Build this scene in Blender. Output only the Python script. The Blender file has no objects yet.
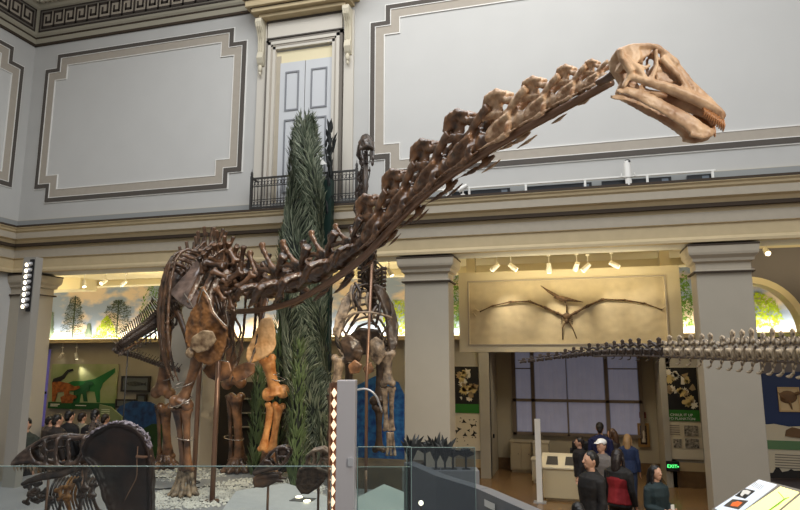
import bpy, bmesh, math, random
import numpy as np
from mathutils import Vector, Matrix, noise
C = bpy.context.scene.collection
SC = bpy.context.scene
rnd = random.Random(7)
PI = math.pi

# ------------------------------------------------------------------ camera, world, light, exposure
CAM = Vector((0, 0, 3.0)); FPX = 630.25
PITCH, YAW = math.radians(9.3635), math.radians(15.389)
cd = bpy.data.cameras.new('camera'); cam = bpy.data.objects.new('camera', cd); C.objects.link(cam)
cam.location = CAM; cam.rotation_euler = (PI/2 + PITCH, 0, YAW)
cd.sensor_width = 36; cd.lens = FPX/800*36; cd.clip_start = 0.05; cd.clip_end = 200
SC.camera = cam
SC.view_settings.view_transform = 'Standard'; SC.view_settings.look = 'None'
SC.view_settings.gamma = 1; SC.view_settings.use_curve_mapping = False
SC.view_settings.exposure = -0.05
w = bpy.data.worlds.new('world'); SC.world = w; w.use_nodes = True
bg = w.node_tree.nodes['Background']; bg.inputs[0].default_value = (0.97, 0.97, 1.0, 1); bg.inputs[1].default_value = 0.24

def area(name, loc, target, sx, sy, power, col):
    l = bpy.data.lights.new(name, 'AREA'); l.shape = 'RECTANGLE'; l.size = sx; l.size_y = sy
    l.energy = power; l.color = col
    o = bpy.data.objects.new(name, l); C.objects.link(o); o.location = loc
    d = Vector(target) - Vector(loc); o.rotation_euler = d.to_track_quat('-Z', 'Y').to_euler(); return o
def spot(name, loc, target, power, col, angle=40, blend=.6, size=.05):
    l = bpy.data.lights.new(name, 'SPOT'); l.energy = power; l.color = col
    l.spot_size = math.radians(angle); l.spot_blend = blend; l.shadow_soft_size = size
    o = bpy.data.objects.new(name, l); C.objects.link(o); o.location = loc
    d = Vector(target) - Vector(loc); o.rotation_euler = d.to_track_quat('-Z', 'Y').to_euler(); return o
WARM = (1.0, .78, .50); DAY = (.94, .97, 1.0)
area('skylight', (-1.6, 4.2, 13.3), (-1.6, 5.2, 0), 13, 7.5, 1400, DAY)
area('rear_rim_light', (-2.5, 9.6, 12.6), (-2.0, 7.0, 3), 9, 1.6, 260, (1, .98, .95))  # added lamp above and behind the bones, for white rims on their top edges
area('clerestory_daylight', (9.0, -1, 9.5), (2, 12, 8.8), 6, 4, 260, (1.0, .97, .92))
spot('high_spotlight_neck', (5.5, -1.0, 7.0), (.2, 4.0, 4.2), 1700, (1, .90, .76), 36, .8, .12)
spot('high_spotlight_body', (-1.0, 3.0, 8.5), (-6.0, 10.0, 2.6), 1500, (1, .88, .70), 34, .8, .1)
spot('high_spotlight_leg', (0.5, 6.0, 6.0), (-5.3, 10.6, 2.2), 900, (1, .74, .42), 20, .7, .05)
spot('high_spotlight_tail', (6.5, 2.0, 6.5), (1.3, 6.9, 3.1), 2000, (1, .86, .66), 34, .7, .08)
area('portal_fill', (0, 15.2, 4.9), (0, 17.2, 0), 3.0, .8, 60, (1, .90, .74))

for i, (x, y, pw) in enumerate(((-15.5, 14.2, 60), (-10.5, 14.2, 52), (-5.2, 14.2, 52), (0, 13.2, 50), (4.8, 13.7, 36))):
    area('aisle_fill', (x, y, 4.2), (x, y, 6), 3.4, .5, pw, (1, .84, .52))  # unseen floating lamps added to brighten the aisle

# ------------------------------------------------------------------ pixel helpers (place things where they stand)
_cy, _sy = math.cos(-YAW), math.sin(-YAW)
_fw = Vector((_sy*math.cos(PITCH), _cy*math.cos(PITCH), math.sin(PITCH)))
_rt = Vector((_cy, -_sy, 0)); _up = _rt.cross(_fw)
def ray(px, py): return _fw + _rt*((px-400)/FPX) - _up*((py-255)/FPX)
def dep(px, py, d): return CAM + ray(px, py)*d
def onY(px, py, Y): d = ray(px, py); return CAM + d*(Y/d.y)
def onZ(px, py, z): d = ray(px, py); return CAM + d*((z-CAM.z)/d.z)
def onX(px, py, X): d = ray(px, py); return CAM + d*(X/d.x)

# ------------------------------------------------------------------ materials
def lin(c): return tuple(((v/255)/12.92 if v/255 <= .04045 else ((v/255+.055)/1.055)**2.4) for v in c) + (1,)
MATS = {}
def mat(name, rgb, rough=.6, metal=0, var=.0, scale=8, bump=0, rgb2=None, emit=0, coat=0, detail=6, spec=.5):
    if name in MATS: return MATS[name]
    m = bpy.data.materials.new(name); m.use_nodes = True; nt = m.node_tree; b = nt.nodes['Principled BSDF']
    col = lin(rgb); b.inputs['Base Color'].default_value = col; b.inputs['Roughness'].default_value = rough
    b.inputs['Metallic'].default_value = metal; b.inputs['Specular IOR Level'].default_value = spec
    if coat: b.inputs['Coat Weight'].default_value = coat; b.inputs['Coat Roughness'].default_value = .2
    if emit:
        b.inputs['Emission Color'].default_value = col; b.inputs['Emission Strength'].default_value = emit
    if var or rgb2 or bump:
        tc = nt.nodes.new('ShaderNodeTexCoord'); nz = nt.nodes.new('ShaderNodeTexNoise')
        nz.inputs['Scale'].default_value = scale; nz.inputs['Detail'].default_value = detail
        nt.links.new(tc.outputs['Object'], nz.inputs['Vector'])
        if var or rgb2:
            cr = nt.nodes.new('ShaderNodeValToRGB'); e = cr.color_ramp.elements
            e[0].position = .33; e[1].position = .68
            c2 = lin(rgb2) if rgb2 else tuple(min(1, v*(1+var)) for v in col[:3]) + (1,)
            c1 = col if rgb2 else tuple(v*(1-var) for v in col[:3]) + (1,)
            e[0].color = c1; e[1].color = c2
            nt.links.new(nz.outputs['Fac'], cr.inputs['Fac']); nt.links.new(cr.outputs['Color'], b.inputs['Base Color'])
        if bump:
            bp = nt.nodes.new('ShaderNodeBump'); bp.inputs['Strength'].default_value = bump
            bp.inputs['Distance'].default_value = .02
            nt.links.new(nz.outputs['Fac'], bp.inputs['Height']); nt.links.new(bp.outputs['Normal'], b.inputs['Normal'])
    MATS[name] = m; return m
def glassmat(name, tint, gloss=.12, rough=.02):
    if name in MATS: return MATS[name]
    m = bpy.data.materials.new(name); m.use_nodes = True; nt = m.node_tree; nt.nodes.clear()
    o = nt.nodes.new('ShaderNodeOutputMaterial'); mx = nt.nodes.new('ShaderNodeMixShader')
    t = nt.nodes.new('ShaderNodeBsdfTransparent'); g = nt.nodes.new('ShaderNodeBsdfGlossy')
    t.inputs[0].default_value = tint; g.inputs['Roughness'].default_value = rough
    mx.inputs[0].default_value = gloss
    nt.links.new(t.outputs[0], mx.inputs[1]); nt.links.new(g.outputs[0], mx.inputs[2]); nt.links.new(mx.outputs[0], o.inputs[0])
    MATS[name] = m; return m
M_wall = mat('wall_paint', (190, 189, 185), .85, var=.02, scale=2)
M_panel = mat('panel_paint', (200, 199, 195), .9, var=.015, scale=1.5)
M_beige = mat('beige_band', (172, 163, 150), .8, var=.03)
M_dark = mat('dark_line_paint', (84, 78, 72), .8)
M_line = mat('dark_brown_line', (62, 50, 38), .8)
M_trim = mat('limestone_trim', (190, 172, 136), .75, var=.04, scale=5)
M_trimg = mat('grey_fascia_paint', (176, 166, 148), .8, var=.03)
M_frieze = mat('frieze_paint', (112, 106, 96), .8)
M_key = mat('frieze_key_paint', (60, 52, 46), .8)
M_keyl = mat('frieze_light_paint', (166, 156, 140), .8)
M_col = mat('column_plaster', (172, 164, 148), .7, var=.02, scale=3)
M_cream = mat('aisle_cream_plaster', (226, 214, 178), .85)
M_aisle = mat('aisle_wall_paint', (166, 160, 146), .85, var=.04, scale=2)
M_brownbase = mat('brown_marble_base', (104, 80, 52), .35, var=.25, scale=6)
M_white = mat('white_enamel', (232, 230, 224), .4)
M_black = mat('black_plastic', (20, 20, 22), .5)
M_iron = mat('dark_wrought_iron', (72, 70, 68), .5, metal=.6)
M_steel = mat('brown_steel_armature', (134, 104, 84), .32, metal=.55)
M_silver = mat('brushed_silver', (190, 190, 192), .35, metal=.4)
M_bone = mat('fossil_bone_brown', (52, 34, 22), .36, rgb2=(152, 108, 72), scale=4.5, bump=.35, coat=.35)
M_boned = mat('fossil_bone_dark', (32, 22, 17), .32, rgb2=(116, 84, 60), scale=4.5, bump=.35, coat=.35)
M_bonel = mat('fossil_bone_tan', (146, 102, 68), .45, rgb2=(222, 188, 150), scale=6, bump=.6)
M_boneblk = mat('fossil_bone_black', (22, 18, 17), .32, rgb2=(84, 66, 54), scale=14, bump=.4, coat=.35)
M_bonegrey = mat('fossil_bone_greybrown', (70, 58, 48), .45, rgb2=(176, 154, 128), scale=10, bump=.4)
M_glass = glassmat('railing_glass', (.86, .89, .88, 1), .022)
M_glassd = glassmat('case_glass', (.74, .80, .78, 1), .03)

# ------------------------------------------------------------------ mesh kit
class G:
    def __init__(s): s.v = []; s.f = []; s.mi = []
    def add(s, vs, fs, mi=0):
        n = len(s.v); s.v += [tuple(p) for p in vs]; s.f += [tuple(i+n for i in f) for f in fs]; s.mi += [mi]*len(fs); return s
    def box(s, x0, x1, y0, y1, z0, z1, mi=0):
        x0, x1 = sorted((x0, x1)); y0, y1 = sorted((y0, y1)); z0, z1 = sorted((z0, z1))
        return s.add([(x0,y0,z0),(x1,y0,z0),(x1,y1,z0),(x0,y1,z0),(x0,y0,z1),(x1,y0,z1),(x1,y1,z1),(x0,y1,z1)],
                     [(0,3,2,1),(4,5,6,7),(0,1,5,4),(1,2,6,5),(2,3,7,6),(3,0,4,7)], mi)
    def tube(s, pts, rad, n=8, flat=None, mi=0, up=None):
        pts = [Vector(p) for p in pts]; k = len(pts)
        if not hasattr(rad, '__len__'): rad = [rad]*k
        vs = []; u = None
        for i, p in enumerate(pts):
            t = (pts[min(i+1, k-1)] - pts[max(i-1, 0)])
            if t.length < 1e-9: t = Vector((0, 0, 1))
            t.normalize()
            if u is None:
                u = Vector(up) if up else (Vector((0, 0, 1)) if abs(t.z) < .8 else Vector((1, 0, 0)))
            u = (u - t*u.dot(t))
            if u.length < 1e-6: u = t.orthogonal()
            u.normalize(); w_ = t.cross(u)
            fa = flat[i] if isinstance(flat, (list, tuple)) else (flat or 1)
            for j in range(n):
                a = 2*PI*j/n; vs.append(p + u*(math.cos(a)*rad[i]) + w_*(math.sin(a)*rad[i]*fa))
        fs = [(i*n+j, i*n+(j+1) % n, (i+1)*n+(j+1) % n, (i+1)*n+j) for i in range(k-1) for j in range(n)]
        fs.append(tuple(range(n))[::-1]); fs.append(tuple((k-1)*n+j for j in range(n)))
        return s.add(vs, fs, mi)
    def ell(s, c, r, n=10, m=7, mi=0, R=None):
        c = Vector(c); vs = [Vector((0, 0, -1))]
        for i in range(1, m):
            ph = -PI/2 + PI*i/m
            for j in range(n): vs.append(Vector((math.cos(ph)*math.cos(2*PI*j/n), math.cos(ph)*math.sin(2*PI*j/n), math.sin(ph))))
        vs.append(Vector((0, 0, 1)))
        r = r if hasattr(r, '__len__') else (r, r, r)
        vs = [Vector((a.x*r[0], a.y*r[1], a.z*r[2])) for a in vs]
        if R: vs = [R @ a for a in vs]
        vs = [a + c for a in vs]; L = len(vs)-1
        fs = [(0, 1+(j+1) % n, 1+j) for j in range(n)]
        fs += [(1+i*n+j, 1+i*n+(j+1) % n, 1+(i+1)*n+(j+1) % n, 1+(i+1)*n+j) for i in range(m-2) for j in range(n)]
        fs += [(1+(m-2)*n+j, 1+(m-2)*n+(j+1) % n, L) for j in range(n)]
        return s.add(vs, fs, mi)
    def cyl(s, a, b, r, n=12, mi=0, r2=None): return s.tube([a, b], [r, r if r2 is None else r2], n, mi=mi)
    def prism(s, poly, fn, t0, t1, mi=0):          # poly of 2-D points, fn(u,v,t) -> 3-D
        n = len(poly); vs = [fn(u, v, t0) for u, v in poly] + [fn(u, v, t1) for u, v in poly]
        fs = [tuple(range(n))[::-1], tuple(range(n, 2*n))] + [(i, (i+1) % n, n+(i+1) % n, n+i) for i in range(n)]
        return s.add(vs, fs, mi)
    def mesh(s, name, m, smooth=False):
        me = bpy.data.meshes.new(name); me.from_pydata(s.v, [], s.f)
        for x in (m if isinstance(m, (list, tuple)) else [m]): me.materials.append(x)
        if len(set(s.mi)) > 1: me.polygons.foreach_set('material_index', s.mi)
        bm = bmesh.new(); bm.from_mesh(me); bmesh.ops.recalc_face_normals(bm, faces=bm.faces); bm.to_mesh(me); bm.free()
        if smooth: me.polygons.foreach_set('use_smooth', [True]*len(me.polygons))
        me.update(); return me
    def obj(s, name, m, parent=None, smooth=False, bevel=0):
        o = link(name, s.mesh(name, m, smooth), parent)
        if bevel:
            b = o.modifiers.new('bevel', 'BEVEL'); b.width = bevel; b.segments = 2; b.limit_method = 'ANGLE'
        return o
    def organic(s, name, m, voxel=.012, smooth=2, amp=.0, freq=12, squeeze=None):   # union of all shapes as one smooth bone
        me = s.mesh('raw', m); o = bpy.data.objects.new('raw', me); C.objects.link(o)
        r = o.modifiers.new('r', 'REMESH'); r.mode = 'VOXEL'; r.voxel_size = voxel; r.use_smooth_shade = True
        if smooth:
            q = o.modifiers.new('s', 'SMOOTH'); q.factor = .5; q.iterations = smooth
        dg = bpy.context.evaluated_depsgraph_get(); dg.update()
        out = bpy.data.meshes.new_from_object(o.evaluated_get(dg)); bpy.data.objects.remove(o)
        out.name = name
        if amp and len(out.vertices):
            nv = len(out.vertices); co = np.empty(nv*3); out.vertices.foreach_get('co', co); co = co.reshape(-1, 3)
            no = np.empty(nv*3); out.vertex_normals.foreach_get('vector', no); no = no.reshape(-1, 3)
            d = np.array([noise.noise(Vector(c)*freq) + .5*noise.noise(Vector(c)*freq*2.7) for c in co])
            out.vertices.foreach_set('co', (co + no*(d*amp)[:, None]).ravel())
        out.polygons.foreach_set('use_smooth', [True]*len(out.polygons))
        if not out.materials: out.materials.append(m)
        out.update(); return out
def link(name, me, parent=None, loc=None):
    o = bpy.data.objects.new(name, me); C.objects.link(o)
    if parent: o.parent = parent
    if loc is not None: o.location = loc
    return o
def tag(o, label, cat, group=None, kind=None):
    o['label'] = label; o['category'] = cat
    if group: o['group'] = group
    if kind: o['kind'] = kind
    return o
def thing(name, label, cat, loc=(0, 0, 0), rz=0, group=None):
    o = bpy.data.objects.new(name, None); C.objects.link(o); o.location = loc; o.rotation_euler = (0, 0, rz)
    o.empty_display_size = .1; return tag(o, label, cat, group)
def struct(name, g, m, parent=None, bevel=0, smooth=False):
    o = g.obj(name, m, parent, smooth, bevel)
    if not parent: o['kind'] = 'structure'
    return o
def own_mat(o, m):
    o.material_slots[0].link = 'OBJECT'; o.material_slots[0].material = m
def copy_tree(o, parent=None):
    c = o.copy(); C.objects.link(c); c.parent = parent
    for ch in o.children: copy_tree(ch, c)
    return c
def frame_matrix(org, X, Z):       # object basis: X forward, Z up-ish
    X = Vector(X).normalized(); Z = Vector(Z); Y = Z.cross(X).normalized(); Z = X.cross(Y)
    M = Matrix((X, Y, Z)).transposed().to_4x4(); M.translation = org; return M
def curve_pts(pts, n):             # Catmull-Rom resample
    P = [Vector(p) for p in pts]; P = [P[0]*2-P[1]] + P + [P[-1]*2-P[-2]]; out = []
    for i in range(n):
        t = i/(n-1)*(len(P)-3); k = min(int(t), len(P)-4); u = t-k; a, b, c, d = P[k:k+4]
        out.append(.5*((2*b) + (c-a)*u + (2*a-5*b+4*c-d)*u*u + (3*b-a-3*c+d)*u**3))
    return out
def text(s, size, m, name, parent, loc, rot, ext=.002):
    cu = bpy.data.curves.new('t', 'FONT'); cu.body = s; cu.size = size; cu.extrude = ext; cu.align_x = 'CENTER'; cu.align_y = 'CENTER'
    o = bpy.data.objects.new('t', cu); C.objects.link(o)
    dg = bpy.context.evaluated_depsgraph_get(); dg.update()
    me = bpy.data.meshes.new_from_object(o.evaluated_get(dg)); bpy.data.objects.remove(o)
    me.materials.clear(); me.materials.append(m)
    q = link(name, me, parent, loc); q.rotation_euler = rot; return q

# ================================================================== SETTING
PY = 12.0; LX = -12.95
g = G(); g.box(-20, 12, -6, 19, -.2, 0)
def floor_mat():
    m = mat('tan_terrazzo_tile', (128, 98, 64), .22, var=.10, scale=3); nt = m.node_tree
    b = nt.nodes['Principled BSDF']; tc = nt.nodes.new('ShaderNodeTexCoord'); br = nt.nodes.new('ShaderNodeTexBrick')
    br.offset = 0; br.inputs['Scale'].default_value = 1; br.inputs['Brick Width'].default_value = .9; br.inputs['Row Height'].default_value = .9
    br.inputs['Mortar Size'].default_value = .008
    br.inputs['Color1'].default_value = lin((132, 102, 68)); br.inputs['Color2'].default_value = lin((120, 92, 60)); br.inputs['Mortar'].default_value = lin((80, 62, 42))
    nt.links.new(tc.outputs['Object'], br.inputs['Vector']); nt.links.new(br.outputs['Color'], b.inputs['Base Color']); return m
struct('floor', g, floor_mat())
g = G(); g.box(LX, 9.5, PY, PY+.6, 5.02, 13.4); struct('wall_back', g, M_wall)
g = G(); g.box(LX-.6, LX, -3, PY+.6, 0, 13.4); struct('wall_left', g, M_wall)
g = G(); g.box(LX-.6, 9.5, 9.2, PY+.6, 13.4, 13.6); g.box(LX-.6, -9.6, -3, 9.2, 13.4, 13.6); struct('ceiling', g, M_trim)

# entablature: stepped profile (outward offset, height) swept along both walls
PROF = [(0, 6.30), (.05, 6.30), (.05, 6.10), (.34, 6.10), (.34, 6.05), (.31, 6.02), (.30, 5.98), (.27, 5.95), (.27, 5.80), (.22, 5.77), (.18, 5.70),
        (.17, 5.67), (.10, 5.66), (.10, 5.36), (.07, 5.35), (.07, 5.13), (.11, 5.11), (.15, 5.07), (.15, 5.02), (0, 5.02)]
LINES = [(.345, 6.105, 6.075), (.175, 5.675, 5.64)]
def sweep(name, prof, m, x1=9.5, y0=-3, zoff=0):
    for nm, fn, a, b in ((name+'_back', lambda u, v, t: (t, PY-u, v), LX, x1), (name+'_left', lambda u, v, t: (LX+u, t, v), y0, PY)):
        g = G(); g.prism(prof, fn, a, b); o = g.obj(nm, m); o['kind'] = 'structure'
sweep('trim_entablature', PROF, M_trim)  # beige holds the stone colour and the yellow light in the coves together
sweep('trim_grey_fascia', [(.0, 5.945), (.275, 5.945), (.275, 5.805), (0, 5.805)], M_trimg)
sweep('trim_frieze_band', [(.0, 5.56), (.104, 5.56), (.104, 5.37), (0, 5.37)], M_trimg)
sweep('trim_plinth_band', [(0, 6.295), (.055, 6.295), (.055, 6.11), (0, 6.11)], mat('grey_plinth_paint', (150, 152, 150), .8))
sweep('trim_dark_ledge_line', [(0, 6.11), (.346, 6.11), (.346, 6.065), (0, 6.065)], M_line)
sweep('trim_groove_shadow', [(0, 5.70), (.19, 5.70), (.185, 5.635), (0, 5.635)], M_line)  # dark strip that puts the groove's shadow into the trim
# upper cornice
TOP = [(0, 10.88), (.04, 10.88), (.05, 11.08), (.08, 11.12), (.09, 11.16), (.09, 11.80), (.12, 11.83), (.13, 11.90), (.15, 11.92), (.15, 12.05), (.30, 12.1), (.36, 12.2), (.75, 12.3), (.8, 12.6), (1.0, 13.4), (0, 13.4)]
M_corn = mat('cornice_stone', (164, 158, 140), .8)
sweep('trim_cornice', TOP, M_corn)
sweep('trim_cornice_dark_line', [(0, 10.84), (.045, 10.84), (.045, 10.90), (0, 10.90)], M_line)
sweep('trim_cornice_second_line', [(0, 11.03), (.06, 11.03), (.06, 11.07), (0, 11.07)], M_line)
# frieze with a greek key band, on both walls
def greek(fn, a, b, sgn=1):
    gb, gd, gl = G(), G(), G()
    def strip(G_, u0, u1, v0, v1, t0, t1):
        G_.add([fn(u0, v0, t0), fn(u1, v0, t0), fn(u1, v1, t0), fn(u0, v1, t0), fn(u0, v0, t1), fn(u1, v0, t1), fn(u1, v1, t1), fn(u0, v1, t1)],
               [(0,3,2,1),(4,5,6,7),(0,1,5,4),(1,2,6,5),(2,3,7,6),(3,0,4,7)])
    z0, z1 = 11.18, 11.78
    strip(gb, a, b, z0, z1, .08, .096)
    for zz in (z0, z1-.035): strip(gd, a, b, zz, zz+.035, .08, .108)
    strip(gd, a, a+.035, z0, z1, .08, .108)
    q0, q1 = z0+.08, z1-.08; h = q1-q0; p = .34; n = int((b-a-.16)/p); s = h/7
    for k in range(n):
        u = a+.08+k*p; c = p/7
        strip(gl, u, u+p, q0, q1, .08, .100)
        def d(i0, i1, j0, j1): strip(gd, u+i0*c, u+i1*c, q0+j0*s, q0+j1*s, .08, .108)
        d(0, 7, 0, 1) ; d(0, 1, 0, 7); d(0, 6, 6, 7); d(5, 6, 2, 7); d(2, 6, 2, 3); d(2, 3, 2, 5)
    return gb, gd, gl
for side, fn, a, b in (('back', lambda u, v, t: (u, PY-t, v), LX+.16, 9.4), ('left', lambda u, v, t: (LX+t, PY-.16-(u), v), 0, 8)):
    gb, gd, gl = greek(fn, a, b)
    o = gb.obj('trim_frieze_%s' % side, M_frieze); o['kind'] = 'structure'
    gl.obj('frieze_ground', M_keyl, o); gd.obj('greek_key', M_key, o)
gd = G()
for k in range(170):
    u = LX+.25+k*.13
    if u < 9: gd.box(u, u+.075, PY-.23, PY-.14, 11.93, 12.05)
for k in range(80):
    v = PY-.25-k*.13; gd.box(LX+.14, LX+.23, v-.075, v, 11.93, 12.05)
o = gd.obj('trim_dentils', mat('dentil_paint', (206, 198, 178), .8)); o['kind'] = 'structure'

# wall panels with notched corners
def notch(x0, x1, z0, z1, nx, nz):
    return [(x0+nx, z0), (x1-nx, z0), (x1-nx, z0+nz), (x1, z0+nz), (x1, z1-nz), (x1-nx, z1-nz), (x1-nx, z1), (x0+nx, z1), (x0+nx, z1-nz), (x0, z1-nz), (x0, z0+nz), (x0+nx, z0+nz)]
def band(g, P, Q, fn, t, mi=0):
    n = len(P)
    for i in range(n):
        j = (i+1) % n
        vs = [fn(*P[i], 0), fn(*P[j], 0), fn(*Q[j], 0), fn(*Q[i], 0), fn(*P[i], t), fn(*P[j], t), fn(*Q[j], t), fn(*Q[i], t)]
        g.add(vs, [(0,3,2,1),(4,5,6,7),(0,1,5,4),(1,2,6,5),(2,3,7,6),(3,0,4,7)], mi)
def wall_panel(name, fn, x0, x1, z0, z1):
    d = lambda e: notch(x0+e, x1-e, z0+e, z1-e, .34, .36)
    g = G(); band(g, d(0), d(.10), fn, .035); o = g.obj(name, M_dark); o['kind'] = 'structure'
    g = G(); band(g, d(.10), d(.30), fn, .022); g.obj('beige_border', M_beige, o)
    g = G(); band(g, d(-.025), d(0), fn, .02); band(g, d(.10), d(.115), fn, .038); band(g, d(.30), d(.32), fn, .03); g.obj('white_bead', M_white, o)
    P = d(.32); g = G(); g.add([fn(u, v, .006) for u, v in P], [tuple(range(len(P)))]); g.obj('panel_field', M_panel, o)
fb = lambda u, v, t: (u, PY-t, v)
wall_panel('trim_panel_left_bay', fb, -12.52, -6.92, 6.72, 10.52)
wall_panel('trim_panel_right_bay', fb, -3.95, 7.6, 6.72, 10.50)
wall_panel('trim_panel_left_wall', lambda u, v, t: (LX+t, u, v), 6.2, 11.70, 6.72, 10.52)

# ------------------------------------------------------------------ balcony door
p = lambda x, y: onY(x, y, PY)
dx0, dx1 = p(277.5, 53).x, p(336, 50).x; dz1 = p(277.5, 53).z
ox0, ox1 = p(268.4, 44).x, p(344, 44).x; oz1 = p(268.4, 43).z
g = G(); g.box(dx0, dx1, PY-.012, PY+.0, dz1-.28, dz1); struct('door_1', g, M_cream)
dr = bpy.data.objects['door_1']
cxm = (dx0+dx1)/2
g = G(); g.box(dx0, dx0+.11, PY-.022, PY, 6.1, dz1-.1); g.box(dx1-.06, dx1, PY-.022, PY, 6.1, dz1-.1); g.obj('door_jamb', M_trimg, dr)
for s in (0, 1):
    a = dx0+.10 if s == 0 else cxm+.01; b = cxm-.01 if s == 0 else dx1-.05
    g = G(); g.box(a, b, PY-.03, PY-.012, 6.12, dz1-.28); o = g.obj('door_leaf', mat('door_white', (200, 202, 204), .6), dr)
    g = G()
    for z0, z1 in ((8.35, dz1-.5), (6.5, 8.15)):
        x0, x1 = a+.13, b-.13
        band(g, [(x0, z0), (x1, z0), (x1, z1), (x0, z1)], [(x0+.035, z0+.035), (x1-.035, z0+.035), (x1-.035, z1-.035), (x0+.035, z1-.035)], lambda u, v, t: (u, PY-.028-t, v), .02)
    g.obj('door_panel', mat('door_grey_line', (128, 130, 134), .6), o)
g = G()
for k, (e, t) in enumerate(((0, .09), (.09, .12), (.2, .07))):
    pass
def door_frame(e0, e1, t, m, nm, par):
    g = G(); zt = oz1
    g.box(ox0+e0, ox0+e1, PY-t, PY, 6.1, zt-e0); g.box(ox1-e1, ox1-e0, PY-t, PY, 6.1, zt-e0); g.box(ox0+e0, ox1-e0, PY-t, PY, zt-e1, zt-e0)
    return g.obj(nm, m, par)
fr = door_frame(0, .06, .10, mat('surround_grey_line', (116, 110, 102), .8), 'trim_door_surround', None); fr['kind'] = 'structure'
M_arch = mat('door_surround_paint', (204, 198, 186), .75)
door_frame(.06, .13, .13, M_arch, 'architrave', fr); door_frame(.13, .17, .11, M_beige, 'architrave', fr); door_frame(.17, .235, .10, M_arch, 'architrave', fr)
# transom band between frame and hood, side pilaster strips, hood, consoles
g = G(); g.box(ox0+.02, ox1-.02, PY-.08, PY, oz1+.06, oz1+.42); g.obj('transom_board', M_arch, fr)
g = G(); g.box(ox0, ox1, PY-.095, PY, oz1+.03, oz1+.06); g.box(ox0, ox1, PY-.095, PY, oz1+.42, oz1+.47); g.obj('dark_fillet', M_dark, fr)
g = G(); g.box(ox0-.22, ox0-.02, PY-.05, PY, 6.1, oz1+.47); g.box(ox1+.02, ox1+.24, PY-.05, PY, 6.1, oz1+.47); g.obj('side_strip', M_arch, fr)
hx0, hx1 = ox0-.42, ox1+.42
g = G()
for (u, z0, z1, e) in ((.28, .47, .56, .30), (.40, .56, .66, .18), (.48, .66, .82, .06), (.56, .82, .92, 0), (.60, .92, 1.0, -.05)):
    g.box(hx0+e, hx1-e, PY-u, PY, oz1+z0, oz1+z1)
g.obj('door_hood', M_trim, fr, bevel=.015)
g = G(); g.box(hx0+.05, hx1-.05, PY-.49, PY-.2, oz1+.80, oz1+.83); g.box(hx0+.16, hx1-.16, PY-.41, PY-.2, oz1+.645, oz1+.665); g.obj('hood_dark_line', M_line, fr)
for cx in (ox0-.12, ox1+.13):
    g = G(); pr = [(0, .47), (.26, .47), (.28, .38), (.24, .28), (.16, .18), (.11, .05), (.10, -.25), (.13, -.32), (.15, -.42), (.10, -.52), (.05, -.58), (0, -.58)]
    g.prism(pr, lambda u, v, t: (cx+t, PY-.03-u, oz1+v), -.075, .075)
    for e in (-.045, 0, .045): g.tube([(cx+e, PY-.30, oz1+.44), (cx+e, PY-.28, oz1+.28), (cx+e, PY-.19, oz1+.14), (cx+e, PY-.15, oz1-.02), (cx+e, PY-.14, oz1-.26)], .012, 6)
    g.obj('scroll_console', mat('console_stone', (206, 198, 176), .7), fr, bevel=.006)
    g = G(); g.ell((cx, PY-.12, oz1-.66), (.05, .05, .09)); g.ell((cx, PY-.12, oz1-.78), (.03, .03, .05)); g.obj('pendant_drop', mat('console_stone', (0, 0, 0)), fr, True)

# balcony railing
bx0, bx1 = onY(250, 213, 11.66).x, onY(356, 205, 11.66).x; by = 11.68; bz0, bz1 = 6.12, 6.12+.78
bz1 = onY(250, 179, by).z; bz0 = 6.115
R_ = thing('balcony_railing', 'dark wrought iron balcony railing in front of the tall white door', 'railing', ((bx0+bx1)/2, by, bz0))
def bl(x): return x-(bx0+bx1)/2
H = bz1-bz0
for z, nm in ((H, 'top_rail'), (.03, 'bottom_rail')):
    g = G(); g.box(bl(bx0), bl(bx1), -.02, .02, z-.02, z+.015); g.box(bl(bx0)-.0, bl(bx0)+.03, 0, .3, z-.02, z+.015); g.box(bl(bx1)-.03, bl(bx1), 0, .3, z-.02, z+.015); g.obj(nm, M_iron, R_)
for x in (bx0, bx1):
    g = G(); g.box(bl(x)-.025, bl(x)+.025, -.025, .025, 0, H+.05); g.ell((bl(x), 0, H+.1), (.03, .03, .06)); g.cyl((bl(x), 0, H+.12), (bl(x), 0, H+.22), .012, 6, r2=.002); g.obj('corner_post', M_iron, R_)
nb = 30
for k in range(nb):
    x = bl(bx0) + (k+1)*(bx1-bx0)/(nb+1); g = G(); g.cyl((x, 0, .03), (x, 0, H), .009, 6); g.obj('baluster', M_iron, R_)
g = G()
for k in range(nb+1):
    x = bl(bx0) + (k+.5)*(bx1-bx0)/(nb+1)
    for zc in (.12, H-.11):
        g.tube([(x+.032*math.cos(a), 0, zc+.045*math.sin(a)) for a in np.linspace(0, 2*PI, 9)], .007, 5)
g.box(bl(bx0), bl(bx1), -.008, .008, H-.19, H-.17); g.box(bl(bx0), bl(bx1), -.008, .008, .19, .205)
g.obj('ring_ornament', M_iron, R_)

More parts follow.
